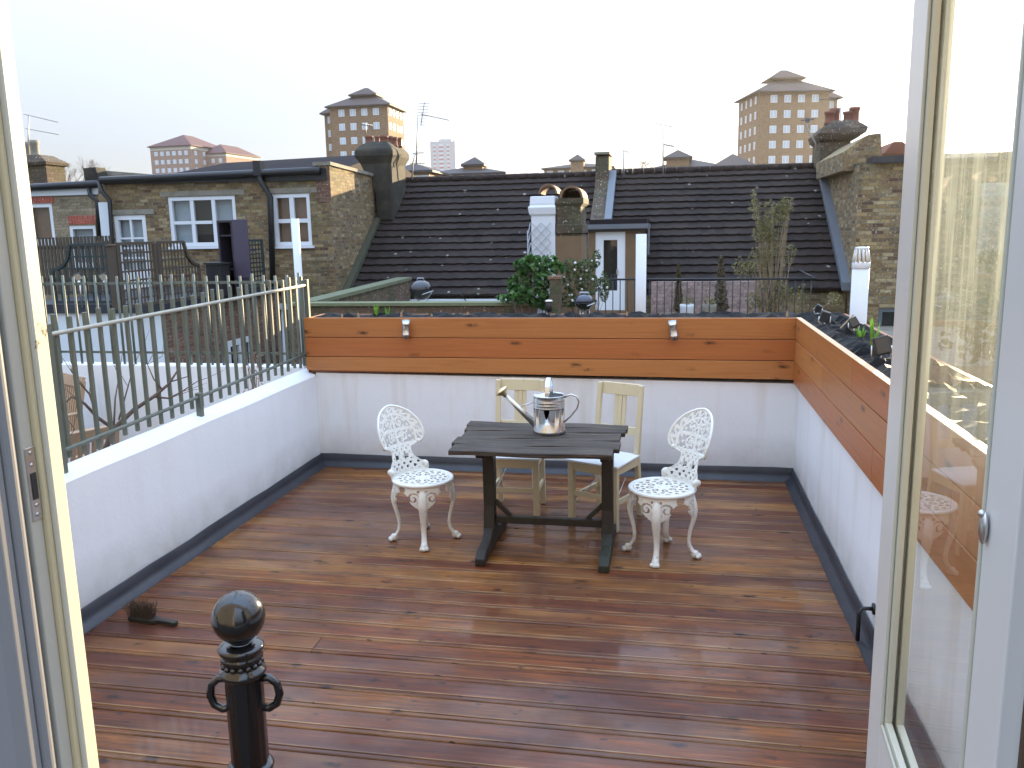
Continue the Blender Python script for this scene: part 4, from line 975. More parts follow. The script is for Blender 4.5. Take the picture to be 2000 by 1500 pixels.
# ================================================================ LEFT BRICK HOUSE
YF2 = 18.6; XS = -7.66
h = thing('brick_house', 'yellow brick house with white windows and black drainpipe, left of the tiled roofs', 'house', (-10.5, YF2, -7), 'brick houses of the row behind')
xl = PY(200, 450, YF2).x; zt = PY(400, 352, YF2).z
W1 = rect(331, 383, 462, 481, YF2); D1 = rect(229, 420, 291, 580, YF2); W2 = rect(534, 378, 607, 480, YF2)
mb = wall_holes(MB(), xl, XS-.32, -7, zt+.02, YF2, YF2+.3, [W1, D1, W2])
mb.box(xl, YF2+.3, -7, xl+.3, 23, zt).build('wall', m_brick, h)
zc0 = PY(650, 320, YF2).z; zc1 = PY(735, 347, 22).z
MB().prism([(YF2, -7), (23.6, -7), (23.6, 3.35), (22, zc1-.03), (YF2, zc0-.03)], 0, XS-.32, XS).build('side_wall', m_brick, h)
MB().prism([(YF2-.05, zc0-.028), (22.05, zc1-.028), (22.05, zc1+.05), (YF2-.05, zc0+.05)], 0, XS-.38, XS+.05).build('coping', m_conc, h)
MB().box(XS-.33, YF2-.02, PY(650, 395, YF2).z, XS-.02, YF2-.003, zc0-.03).build('red_pier', m_brickr, h)
MB().box(xl+.3, YF2+.31, zt-.1, XS-.33, 23, zt-.0).build('roof', m_slate, h)
MB().box(xl+.31, 20.2, -7, XS-.33, 20.3, zt-.12).build('room_back_wall', m_roomdark, h)
# gutter + fascia
g0 = PY(196, 352, YF2-.15); g1 = PY(632, 329, YF2-.15)
MB().prism([(g0.x, g0.z-.10), (g1.x, g1.z-.25), (g1.x, g1.z+.02), (g0.x, g0.z+.02)], 1, YF2-.06, YF2-.004).build('fascia', m_gutter, h)
MB().tube([(g0.x, YF2-.14, g0.z), (g1.x-.1, YF2-.14, g1.z-.04)], .085, 8).build('gutter', m_gutter, h)
def dpipe(par, pts, r=.05, mat=None): return MB().tube(pts, r, 8).build('drainpipe', mat or m_gutter, par)
q = lambda px, py: PY(px, py, YF2-.14)
dpipe(h, [q(507, 330), q(508, 352), q(528, 385), q(533, 560)], .07)
dpipe(h, [q(192, 352), q(200, 375), q(214, 392), q(220, 480), q(224, 560)], .05)
lead_in = PY(505, 330, YF2-.14); MB().box(lead_in.x-.09, YF2-.24, lead_in.z-.15, lead_in.x+.09, YF2-.02, lead_in.z+.18).build('hopper', m_gutter, h)
cur = m_curtain
window(h, W1, YF2, (.345, .665), [(.48, 0, .31), (.48, .33, .64), (.48, .67, 1)], [(0, .34, cur), (.34, .62, m_roomdark), (.6, 1, cur)], fw_=.09, bt=.09)
window(h, W2, YF2, (.5,), [(.48, 0, .47), (.48, .53, 1)], [(0, 1, m_warm)], fw_=.09, bt=.11)
window(h, D1, YF2, (.5,), [(.72, 0, 1), (.60, 0, 1), (.48, 0, 1)], [(0, 1, m_curtain)], False, .11, bt=.05, door=.55)
for r_ in (W1, W2, D1):
    MB().box(r_[0]-.18, YF2-.012, r_[3]+.01, r_[1]+.25, YF2-.002, r_[3]+.13).build('lintel', m_conc, h)
a = rect(197, 395, 216, 470, YF2); MB().box(a[0], YF2-.03, a[2], a[1], YF2-.004, a[3]).build('white_panel', m_bluew, h)
# low parapet wedge on the roof
a0 = PY(190, 332, 20); a1 = PY(205, 330, 20); a2 = PY(362, 344, 20)
t = MB().prism([(a0.x, a0.z-.6), (a2.x, a2.z-.6), (a2.x, a2.z-.02), (a0.x, a0.z)], 1, 20, 20.3).build('parapet_wedge', m_conc, h)
MB().prism([(a0.x-.1, a0.z-.3), (a1.x+.12, a1.z-.42), (a1.x+.02, a1.z+.02), (a0.x-.1, a0.z+.02)], 1, 19.6, 19.98).build('party_wall_end', m_renderd, h)

# far left house
h = thing('brick_house', 'brick house with red soldier lintels and white fascia at the far left', 'house', (-15.5, 19.2, -7), 'brick houses of the row behind')
Y3 = 19.2; xa = PY(-60, 400, Y3).x; xb = PY(196, 400, Y3).x; zt3 = PY(120, 367, Y3).z
W3 = rect(56, 397, 105, 475, Y3); W4 = rect(138, 440, 190, 520, Y3)
wall_holes(MB(), xa, xb, -7, zt3, Y3, Y3+.3, [W3, W4]).build('wall', brick('grey_stock_brick', [(.2, .15, .09), (.34, .27, .17), (.27, .21, .13), (.4, .33, .22)], moss=.2), h)
window(h, W3, Y3, (), [], [(0, 1, m_warm)], fw_=.10); window(h, W4, Y3, (), [], [(0, 1, cur)], fw_=.09)
for r4 in (rect(60, 384, 105, 397, Y3), rect(133, 421, 192, 438, Y3)):
    MB().box(r4[0], Y3-.012, r4[2], r4[1], Y3-.002, r4[3]).build('lintel', m_lintel, h)
r4 = rect(40, 368, 192, 382, Y3); MB().box(r4[0]-2, Y3-.05, r4[2], r4[1], Y3-.004, r4[3]).build('fascia', m_bluew, h)
a = PY(192, 359, Y3-.15); MB().tube([(xa, Y3-.12, a.z-.06), (a.x, Y3-.12, a.z)], .09, 8).build('gutter', m_gutter, h)
MB().prism([(Y3-.1, zt3+.08), (24, zt3+.15), (24, zt3-.1), (Y3-.1, zt3+.0)], 0, xa, xb+.0).build('roof', m_slate, h)
q3 = lambda px, py: PY(px, py, Y3-.12)
dpipe(h, [q3(172, 362), q3(176, 382), q3(190, 394), q3(193, 470)], .05)
# chimney at the far left with two pots
t = thing('chimney_stack', 'brick chimney with two cream pots at the far left edge, partly behind the frame', 'chimney', (-17, 22, 3))
a = PY(48, 358, 22.5); b = PY(98, 358, 22.5); zz = PY(80, 320, 22.5).z
loft(MB(), [(a.z-1.2, a.x, b.x-.08, 22.5, 23.3), (zz-.05, a.x, b.x-.08, 22.5, 23.3), (zz-.02, a.x, b.x, 22.42, 23.38), (zz+.06, a.x, b.x+.02, 22.4, 23.4), (zz+.28, a.x, b.x-.35, 22.6, 23.2)]).build('stack', m_brickd, t)
mb = MB(); c_ = PY(70, 312, 22.8); mb = pot(MB(), c_.x, 22.8, c_.z-.06, .13, .62); mb.build('chimney_pot', m_conc, t)
c_ = PY(60, 312, 23.1); pot(MB(), c_.x-.1, 23.1, c_.z-.06, .12, .58).build('chimney_pot', m_conc, t)

# ================================================================ OUTRIGGER WITH ROOF TERRACE
XO = -9.07; YO = 13.8; ZO = .96
t = thing('rear_extension', 'flat roofed rear extension with a white end wall behind the thin railing', 'building', (-11, 16, -7))
xw = PY(20, 600, YO).x
MB().box(xw, YO+.02, -7, XO, YF2-.01, ZO-.16).build('wall', m_brickr, t)
MB().box(xw, YO, -7, XO-.0, YO+.019, ZO-.17).build('end_wall', m_bluew, t)
MB().box(xw, YO-.06, ZO-.159, XO+.06, YF2-.012, ZO).build('roof_edge', m_lead, t)
w_ = thing('white_downpipe', 'white downpipe on the lower brick wall behind the railing near the corner', 'pipe', (-8.4, YF2-.1, -3))
a = PY(553, 600, YF2-.12); b = PY(560, 715, YF2-.12)
MB().tube([(a.x, a.y, a.z), (b.x-.1, b.y, b.z-2)], .055, 8).build('pipe', m_bluew, w_)
MB().box(a.x-.3, YF2-.2, a.z-.05, a.x+.12, YF2-.03, a.z+.08).build('branch_pipe', m_bluew, w_)
# low window in the side wall
a = P(440, 668, 0, XO+.02); b = P(490, 660, 0, XO+.02)
t2_ = thing('side_window', 'white framed window low in the brick side wall behind the railing', 'window', (XO, (a.y+b.y)/2, a.z-1))
mb = MB(); zz = a.z
mb.box(XO+.005, a.y, zz-.12, XO+.05, b.y, zz-.0).box(XO+.005, a.y, zz-1.2, XO+.05, a.y+.14, zz-.12).box(XO+.005, b.y-.12, zz-1.2, XO+.05, b.y, zz-.12).box(XO+.005, (a.y+b.y)/2-.05, zz-1.2, XO+.05, (a.y+b.y)/2+.05, zz-.12).build('frame', m_whitew, t2_)
MB().quad((XO+.004, a.y, zz-1.2), (XO+.004, b.y, zz-1.2), (XO+.004, b.y, zz), (XO+.004, a.y, zz)).build('pane', simple('dark_window_glass', (.02, .025, .03), .05, 0, .2, 3), t2_)
# trellises
def trellis(name, lab, O, D, L, H, nu, nv, mat, scoop=0, fr=.05, group='trellis panels round the roof terrace'):
    """O base point, D horizontal unit direction; scoop = height dropped at the start (+) or at the end (-)"""
    O = Vector(O); D = Vector(D); N_ = Vector((-D.y, D.x, 0)); t = thing(name, lab, 'trellis', tuple(O), group)
    def top(u):
        s_ = abs(scoop)
        if not s_: return H
        e = u if scoop > 0 else L-u
        k = .35*L
        return H if e > k else H-s_*sqrt(max(0, 1-(e/k)**2))
    pt = lambda u, z, w=0: O+D*u+Vector((0, 0, z))+N_*w
    mb = MB()
    mb.beam(pt(0, 0), pt(0, top(0)), fr, fr).beam(pt(L, 0), pt(L, top(L)), fr, fr).beam(pt(0, .03), pt(L, .03), fr*.8, fr)
    n = 14
    for i in range(n): mb.beam(pt(L*i/n, top(L*i/n)), pt(L*(i+1)/n, top(L*(i+1)/n)), fr*1.1, fr)
    mb.build('frame', mat, t)
    mb = MB()
    for i in range(1, nu): mb.beam(pt(L*i/nu, .03, .012), pt(L*i/nu, top(L*i/nu), .012), .032, .012, upv=tuple(N_))
    for j in range(1, nv):
        z = H*j/nv; us = [L*i/40 for i in range(41) if top(L*i/40) > z]
        if us: mb.beam(pt(us[0], z, -.004), pt(us[-1], z, -.004), .012, .032)
    mb.build('lattice', mat, t); return t
def xo(px): return P(px, 560, 0, XO-.02).y
trellis('trellis_panel', 'weathered brown topped trellis panel in front of the white half glazed door', (XO-.03, xo(236), ZO), (0, 1, 0), xo(308)-xo(236), PY(270, 474, 15).z-ZO, 11, 7, m_trelb)
trellis('trellis_panel', 'trellis panel with a scooped right shoulder below the wide three light window', (XO-.03, xo(316), ZO), (0, 1, 0), xo(392)-xo(316), PY(340, 472, 16).z-ZO, 12, 7, m_trelb, -.45)
trellis('trellis_panel', 'small green trellis panel with a scooped shoulder beside the dark cabinet', (XO-.03, xo(463), ZO), (0, 1, 0), xo(518)-xo(463), PY(490, 470, 17.6).z-ZO, 9, 11, m_trel, .4)
a = PY(105, 560, YO+.1); b = PY(216, 560, YO+.1)
trellis('trellis_panel', 'dark green trellis panel with a scooped left shoulder at the white end wall', (a.x, YO+.12, ZO), (1, 0, 0), b.x-a.x, PY(160, 478, YO+.1).z-ZO, 9, 5, m_trel, .45)
t = thing('picket_screen', 'dark brown picket screen behind the green trellis at the far left', 'fence', (-12.8, 16, ZO))
mb = MB(); a = PY(60, 465, 16.2); b = PY(214, 460, 16.2); x = a.x
while x < b.x: mb.box(x, 16.2, ZO, x+.055, 16.22, a.z+(b.z-a.z)*(x-a.x)/(b.x-a.x)); x += .085
mb.box(a.x, 16.225, ZO+.3, b.x, 16.25, ZO+.36).box(a.x, 16.225, a.z-.25, b.x, 16.25, a.z-.19).build('pickets', m_trelb, t)
t = thing('timber_post', 'grey timber post between the green trellis and the brown trellis', 'post', (XO-.02, xo(224), ZO))
MB().box(XO-.07, xo(224)-.05, ZO, XO+.03, xo(224)+.05, PY(224, 480, 14).z).build('post', m_trelb, t, bev=.01)
MB().box(XO-.085, xo(224)-.065, PY(224, 480, 14).z, XO+.045, xo(224)+.065, PY(224, 480, 14).z+.04).build('cap', m_trelb, t, bev=.01)
# floodlights
for px, lab in ((153, 'left one of two pale headed floodlights in front of the green trellis'), (203, 'right one of two pale headed floodlights in front of the green trellis')):
    c = PY(px, 540, YO-.12); t = thing('floodlight', lab, 'lamp', (c.x, c.y, ZO), 'pale floodlights on the roof terrace edge')
    rot = Matrix.Rotation(R(-18), 3, 'Y') @ Matrix.Rotation(R(30), 3, 'X')
    MB().obox(c, (.15, .045, .12), rot).build('lamp_head', m_dark, t, bev=.008)
    MB().obox(Vector(c)+rot @ Vector((0, -.0245, 0)), (.135, .004, .105), rot).build('lens', simple('pale_lamp_lens', (.62, .52, .40), .3, 0, .1, 9), t)
    MB().tube([(c.x, c.y+.02, ZO-.05), (c.x, c.y+.02, c.z-.05)], .016, 6).ball((c.x+.01, c.y-.01, c.z-.11), .035, 8, sq=(1, .8, 1.3)).build('arm', m_steel, t)
# cabinet
t = thing('cupboard', 'tall dark purple open cupboard standing by the trellis under the three light window', 'cupboard', (XO-.4, 16.4, ZO))
ya, yb = xo(428), xo(468); yb = ya+.62; zt_ = PY(450, 430, ya).z; xc = XO-.10; b_ = PY(484, 430, ya)
xa_ = PY(424, 450, ya).x; xb_ = PY(483, 450, ya).x
mb = MB().box(xa_, ya, ZO, xa_+.04, ya+.5, zt_).box(xb_-.36, ya, ZO, xb_-.32, ya+.5, zt_-.02).box(xa_+.04, ya+.46, ZO, xb_-.36, ya+.5, zt_).box(xa_+.04, ya, zt_-.04, xb_-.36, ya+.46, zt_).build('carcass', m_cab, t)
mb = MB().box(xa_+.05, ya+.02, zt_-.32, xb_-.37, ya+.45, zt_-.29).box(xa_+.05, ya+.02, ZO+.5, xb_-.37, ya+.45, ZO+.53).build('shelf', m_cab, t)
MB().box(xb_-.319, ya-.01, ZO+.35, xb_, ya+.03, zt_+.01).build('open_door', simple('purple_grey_cabinet_door', (.07, .055, .085), .4, 0, .1, 3), t, bev=.005)
t = thing('planter_tub', 'low black box on the roof terrace edge just left of the tall cupboard', 'planter', (XO-.3, 15.9, ZO))
ya = xo(404); xa_ = PY(402, 530, ya).x; xb_ = PY(430, 530, ya).x; zt_ = PY(415, 517, ya).z
MB().box(xa_, ya, ZO, xb_, ya+.4, zt_).build('box', m_dark, t, bev=.01)
MB().box(xa_-.03, ya-.03, zt_+.001, xb_+.03, ya+.43, zt_+.04).build('rim', m_dark, t)

# ================================================================ SECOND BUILDING ROOF BEHIND
YB2 = 31
t = thing('roof_building', 'low building with a dark hipped slate roof and buff wall behind the left brick house', 'building', (-18, 34, -7))
a = PY(372, 338, YB2); b = PY(660, 332, YB2)
MB().box(a.x, YB2, -7, b.x, YB2+9, a.z).build('wall', m_conc, t)
rl = PY(440, 316, YB2+4).z; x1 = PY(430, 316, YB2+4).x
mb = MB(); z0 = a.z-.02
vs = [(a.x-.5, YB2-.4, z0), (b.x+.5, YB2-.4, z0), (b.x+.5, YB2+9.4, z0), (a.x-.5, YB2+9.4, z0), (x1, YB2+4.5, rl), (b.x+.4, YB2+4.5, rl+.15)]
mb.add(vs, [(0, 1, 5, 4), (2, 3, 4, 5), (3, 0, 4), (1, 2, 5), (3, 2, 1, 0)]).build('roof', m_slate, t)

# ================================================================ TILED ROOF HOUSES
def xat(px, Y): return PY(px, 450, Y).x
e0 = PY(665, 575, 19); XM0 = XS+.02; XM1 = -1.95
t = thing('tiled_roof_house', 'house under the left dark tiled roof, between the brick side wall and the roof parapet', 'house', (-4.8, 21, -7), 'brick houses of the row behind')
zr = 3.53; ze = .68
roof(MB(), XM0+.16, XM1, 19, ze, 23, zr, 17, seed=3).build('roof', m_tile, t)
mb = MB()
for i in range(18):
    x = XM0+.2+(XM1-XM0-.2)*i/18; mb.tube([(x, 23.02, zr+.03), (x+(XM1-XM0-.2)/18-.012, 23.02, zr+.035)], .10, 8)
mb.build('ridge_tiles', m_tile, t)
MB().prism([(18.9, ze-.05), (23.05, zr-.05), (23.05, zr+.14), (18.9, ze+.14)], 0, XM0-.0, XM0+.15).build('verge_flashing', simple('mossy_verge_cement', (.06, .06, .035), .9, 0, .4, 4, .4, 12, .02), t)
MB().prism([(19.15, ze-.1), (23, zr-.12), (26.8, ze-.1), (26.8, -7), (19.15, -7)], 0, XM0, XM1).build('wall', m_brick, t)
mb = MB(); a = PY(775, 578, 18.95); b = PY(1010, 578, 18.95)
mb.box(a.x, 18.9, -.3, b.x, 19.14, .60).build('eaves_upstand', m_bluew, t)
MB().tube([PY(895, 568, 18.85), PY(912, 590, 18.85)], .012, 5).build('cable', m_gutter, t)
XR0, XR1 = -1.58, 3.74
t = thing('tiled_roof_house', 'house under the right dark tiled roof, with the flat roofed dormer and white glazed door', 'house', (1.1, 21, -7), 'brick houses of the row behind')
roof(MB(), XR0, XR1-.14, 19, ze+.1, 23, zr+.04, 17, seed=9).build('roof', m_tile, t)
mb = MB()
for i in range(18):
    x = XR0+.02+(XR1-XR0-.2)*i/18; mb.tube([(x, 23.02, zr+.07), (x+(XR1-XR0-.2)/18-.012, 23.02, zr+.075)], .10, 8)
mb.build('ridge_tiles', m_tile, t)
MB().prism([(19.15, ze), (23, zr-.09), (26.8, ze), (26.8, -7), (19.15, -7)], 0, XR0, XR1).build('wall', m_brick, t)
MB().prism([(18.85, ze+.08), (22.6, zr-.12), (22.6, zr+.06), (18.85, ze+.25)], 0, XR1-.15, XR1+.06).build('lead_flashing', m_leadl, t)
a = PY(1180, 348, 22.5); MB().prism([(21.0, 2.2), (22.9, zr-.05), (22.9, zr+.14), (21.0, 2.39)], 0, XR0-.02, XR0+.16).build('lead_flashing', m_leadl, t)
# dormer
YD = 18.3; dr = rect(1150, 447, 1253, 640, YD)
dd = rect(1163, 453, 1221, 606, YD)
m_dorm = simple('brown_dormer_cladding', (.17, .105, .055), .75, 0, .3, 5, .2, 20, .005)
wall_holes(MB(), dr[0], dr[1], -.4, dr[3], YD, YD+.25, [dd]).box(dr[0], YD+.25, -.4, dr[0]+.1, YD+2.5, dr[3]).box(dr[1]-.1, YD+.25, -.4, dr[1], YD+2.5, dr[3]).build('dormer_wall', m_dorm, t)
window(t, dd, YD, (), [], [(0, 1, m_roomdark)], False, .17, door=.25, handle=True)
z = dr[3]
MB().box(dr[0]-.08, YD-.16, z+.001, dr[1]+.12, YD+2.8, z+.10).build('dormer_roof', m_leadl, t)
MB().box(dr[0]+.02, YD-.05, z+.101, dr[1]+.1, YD+2.8, z+.2).build('dormer_roof_top', m_slate, t)
MB().box(dr[0]-.06, YD-.1, z-.05, dr[1]+.1, YD-.002, z).build('dormer_soffit', m_gutter, t)
MB().prism([(YD-.02, z-.55), (YD-.02, z+.09), (YD+.35, z+.09)], 0, dr[1]+.121, dr[1]+.16).build('dormer_flashing', m_leadl, t)
# party parapet between the two roofs
t = thing('roof_parapet', 'brick parapet rising between the two dark tiled roofs, taller at the ridge', 'wall', (-1.77, 21, 0))
MB().prism([(18.9, ze-.5), (18.9, ze+.35), (22.3, 3.15), (22.5, 3.4), (22.6, 4.0), (23.7, 4.05), (23.7, ze-.5)], 0, XM1+.001, XR0-.021).build('wall', m_brickd, t)
MB().prism([(22.55, 4.051), (23.75, 4.06), (23.75, 4.12), (22.55, 4.11)], 0, XM1-.03, XR0+.0).build('coping', m_conc, t)
# right house
t = thing('brick_house', 'pale brick house with a lead capped parapet, behind the caged white flue', 'house', (7, 20, -7), 'brick houses of the row behind')
za = PY(1760, 318, YF2).z; W5 = rect(1714, 602, 1760, 680, YF2); W6 = rect(1624, 588, 1655, 640, YF2)
XH = XR1+.03
wall_holes(MB(), XH, 11, -7, za, YF2, YF2+.3, [W5]).box(XH, YF2+.3, -7, XH+.3, 24, za-.02).build('wall', m_brickp, t)
window(t, W5, YF2, (), [], [(0, 1, m_roomdark)], True, .08, mat=m_leadl)
g = [PY(1640, 335, 19.5), PY(1640, 300, 19.5), PY(1690, 266, 19.5), PY(1714, 263, 19.5), PY(1716, 335, 19.5)]
MB().prism([(p.x, p.z) for p in g], 1, 19.2, 22.5).build('gable_wall', m_brickp, t)
MB().box(PY(1703, 310, YF2).x, YF2-.12, za+.001, 11, YF2+.5, za+.14).box(XH-.0, YF2+.31, za-.019, PY(1700, 310, YF2).x, 22, za+.03).build('parapet_cap', m_lead, t)
g = [PY(1716, 303, 21), PY(1735, 281, 21), PY(1752, 281, 21), PY(1775, 303, 21)]
MB().prism([(p.x, p.z) for p in g], 1, 20.5, 23).build('far_roof', m_terra, t)
MB().box(XH+.31, 20.1, -7, 10.9, 20.2, za-.05).build('room_back_wall', m_roomdark, t)
t = thing('chimney_stack', 'tall dark brick chimney with ragged terracotta pots on the right brick house', 'chimney', (3.8, 22.2, 3), 'chimneys')
a = PY(1597, 345, 22.6); b = PY(1655, 345, 22.6); z1 = PY(1640, 262, 22.6).z; z2 = PY(1640, 240, 22.6).z; c_ = PY(1690, 262, 22.6).x
loft(MB(), [(a.z-1.0, a.x, b.x, 22.4, 23.6), (z1-.2, a.x, b.x, 22.4, 23.6), (z1-.14, a.x-.06, c_-.25, 22.3, 23.7), (z1, a.x-.1, c_-.05, 22.25, 23.75), (z1+.12, a.x, c_, 22.3, 23.7), (z2-.05, a.x+.12, c_-.12, 22.4, 23.6), (z2+.05, a.x+.3, c_-.3, 22.5, 23.5)]).build('stack', m_brickd, t)
for px in (1620, 1633, 1656, 1668):
    c_ = PY(px, 240, 22.8); pot(MB(), c_.x, 22.8+.2*(px % 2), c_.z-.05, .12, .32 if px in (1620, 1656) else .42).build('chimney_pot', m_terra, t)
# big rendered chimney, left
t = thing('chimney_stack', 'broad dark rendered chimney with a flared top and six terracotta pots above the left roof', 'chimney', (-7, 22, 3), 'chimneys')
YC = 21.4; a = PY(706, 380, YC); b = PY(766, 380, YC); z1 = PY(735, 300, YC).z; z2 = PY(735, 281, YC).z
loft(MB(), [(a.z-.7, XM0+.05, b.x, YC, YC+1.25), (a.z-.0, XM0+.05, b.x, YC, YC+1.25), (z1-.25, a.x, b.x, YC, YC+1.25), (z1-.05, a.x-.12, b.x+.08, YC-.1, YC+1.4), (z1+.10, a.x-.12, b.x+.08, YC-.1, YC+1.4), (z2, a.x, b.x-.05, YC+.08, YC+1.2), (z2+.08, a.x+.15, b.x-.15, YC+.2, YC+1.1)]).build('stack', m_renderd, t, bev=.05)
for px, py, r_, Y_ in ((721, 281, .105, 21.7), (737, 281, .07, 22.2), (750, 281, .11, 21.7), (763, 281, .075, 22.3), (771, 283, .075, 22.0), (780, 284, .075, 22.3)):
    c_ = PY(px, py, Y_); pot(MB(), c_.x, Y_, c_.z-.06, r_, .26).build('chimney_pot', m_terra, t)
# small chimneys between the roofs: white stack with trellis and brown stack with arched cowls
YK = 14.7
m_cowl = simple('sooty_clay', (.20, .11, .06), .8, 0, .35, 7, .3, 30, .004, (.06, .05, .035), 5, .7)
t = thing('chimney_stack', 'white painted low chimney with diamond trellis above the leafy shrub', 'chimney', (-2.7, YK, 0), 'chimneys')
a = PY(1037, 400, YK); b = PY(1084, 400, YK); zz = lambda py: PY(1060, py, YK).z
loft(MB(), [(-.3, a.x, b.x, YK, YK+.5), (zz(422), a.x, b.x, YK, YK+.5), (zz(418), a.x-.03, b.x+.01, YK-.03, YK+.53), (zz(405), a.x-.05, b.x+.01, YK-.05, YK+.53), (zz(401), a.x-.02, b.x, YK-.02, YK+.5), (zz(397), a.x-.02, b.x, YK-.02, YK+.5), (zz(383), a.x-.01, b.x-.01, YK-.0, YK+.5)]).build('stack', M_white('old_white_masonry', (.68, .70, .73), .7, (.25, .25, .22)), t, bev=.01)
mb = MB(); x0_, x1_ = a.x-.03, b.x-.06; z0_ = .4; z1_ = zz(425); s_ = .17
rows = int((z1_-z0_)/s_)
for k in range(rows):
    for c_ in range(2):
        xx = x0_+.04+c_*s_; mb.beam((xx, YK-.035, z0_+k*s_), (xx+s_, YK-.035, z0_+(k+1)*s_), .015, .008).beam((xx, YK-.047, z0_+(k+1)*s_), (xx+s_, YK-.047, z0_+k*s_), .015, .008)
for k in range(rows):
    mb.beam((x0_-.02, YK-.03, z0_+k*s_), (x0_-.02, YK+.2, z0_+(k+1)*s_), .015, .008)
mb.tube([(x0_-.03, YK-.03, .1), (x0_-.03, YK-.03, zz(450))], .012, 6).build('trellis', simple('grey_trellis_lath', (.30, .31, .34), .7, 0, .2, 8), t)
t = thing('chimney_stack', 'brown brick chimney with two arched clay cowls beside the white chimney', 'chimney', (-2.2, YK, 0), 'chimneys')
a = PY(1086, 400, YK); b = PY(1134, 400, YK)
loft(MB(), [(-.3, a.x, b.x, YK+.02, YK+.9), (zz(458), a.x, b.x, YK+.02, YK+.9), (zz(456), a.x-.0, b.x+.03, YK-.02, YK+.95), (zz(440), a.x-.0, b.x+.03, YK-.02, YK+.95), (zz(438), a.x, b.x, YK+.02, YK+.9), (zz(405), a.x, b.x, YK+.02, YK+.9), (zz(398), a.x, b.x+.05, YK-.02, YK+.95), (zz(388), a.x, b.x+.05, YK-.02, YK+.95)]).build('stack', m_brickd, t)
MB().box(a.x-.012, YK+.0, -.3, b.x+.012, YK+.91, zz(462)).build('rendered_base', m_dorm, t)
for px, rr_, mt in ((1116, .20, 'a'), (1070, .17, 'b')):
    c_ = PY(px, 386 if mt == 'a' else 384, YK); mb = MB(); n = 16; y0_, y1_ = (YK-.02, YK+.9) if mt == 'a' else (YK+.51, YK+1.2)
    if mt == 'b': c_ = PY(px, 378, y0_)
    vs = []
    for i in range(n+1):
        an = pi*i/n
        for (rd_, yy) in ((rr_, y0_), (rr_, y1_), (rr_*.82, y1_), (rr_*.82, y0_)): vs.append((c_.x+cos(an)*rd_, yy, c_.z+sin(an)*rd_))
    mb.add(vs, [(i*4+j, i*4+(j+1) % 4, (i+1)*4+(j+1) % 4, (i+1)*4+j) for i in range(n) for j in range(4)])
    recalc(mb.build('cowl', m_cowl, t))
MB().box(a.x+.01, YK+.45, zz(388), b.x, YK+.5, zz(372)).build('cowl_back', m_renderd, t)
# ================================================================ MIDDLE TERRACE BEHIND THE PLANTER
t = thing('garden_wall', 'low mossy brick wall just beyond the back planter', 'wall', (-5, 13.2, -2), 'mossy brick walls of the middle terrace')
a = PY(560, 592, 13.2); b = PY(1045, 594, 13.2)
MB().box(-6.3, 13.2, -3, b.x, 13.45, a.z-.05).build('wall', m_brickm, t)
MB().box(-6.32, 13.16, a.z-.049, b.x+.03, 13.49, a.z+.0).build('coping', simple('mossy_coping', (.16, .17, .09), .9, 0, .4, 3, .5, 14, .02), t)
t = thing('garden_wall', 'mossy brick wall running back beside the brick house to the tiled roof, left of the kettle barbecue', 'wall', (-6, 16, -2), 'mossy brick walls of the middle terrace')
MB().prism([(13.46, -3), (19.0, -3), (19.0, 1.05), (13.46, .96)], 0, -6.25, -5.98).build('wall', m_brickm, t)
MB().prism([(13.5, .961), (19.0, 1.051), (19.0, 1.12), (13.5, 1.03)], 0, -6.29, -5.94).build('coping', simple('mossy_coping_stone', (.13, .14, .08), .9, 0, .4, 3, .5, 14, .02), t)
MB().box(-6.2, 13.46, -.2, 8, 18.9, .02).build('roof_terrace_floor', m_conc, kind='structure')
def kettle(px, py, Y, r, lab, mt):
    c = PY(px, py, Y); t = thing('kettle_barbecue', lab, 'barbecue', (c.x, Y, .02), 'kettle barbecues')
    MB().lathe([(r, 0), (r*1.0, .02), (r*.93, r*.35), (r*.72, r*.62), (r*.4, r*.78), (.01, r*.82)], c, 28).build('lid', mt, t)
    MB().lathe([(r*.3, -r*.85), (r*.62, -r*.7), (r*.9, -r*.35), (r*1.0, -.012), (r*1.03, -.004)], c, 28).build('bowl', m_black, t)
    MB().tube([(c.x-.07, Y, c.z+r*.78), (c.x-.06, Y, c.z+r*.98), (c.x+.06, Y, c.z+r*.98), (c.x+.07, Y, c.z+r*.78)], .014, 8).build('handle', m_curtain, t)
    for k in range(3):
        an = k*2.1+.4; MB().tube([(c.x+cos(an)*r*.5, Y+sin(an)*r*.5, c.z-r*.6), (c.x+cos(an)*r*1.0, Y+sin(an)*r, .02)], .011, 6).build('leg', m_steel, t)
    MB().tube([(c.x+cos(an)*r*1.05, Y+sin(an)*r*1.05, c.z-r*(.1+.75*sin(an/2)**2)) for an in [i*.3 for i in range(-4, 5)]], .008, 6).build('side_handle', m_steel, t)
kettle(822, 566, 16.3, .235, 'black kettle barbecue in front of the left tiled roof', m_black)
m_bbq = simple('blue_black_enamel', (.02, .025, .05), .12, 0, .2, 6, Coat_Weight=.5)
kettle(1141, 590, 12.6, .145, 'shiny blue black kettle barbecue lid beside the rose bush', m_bbq)
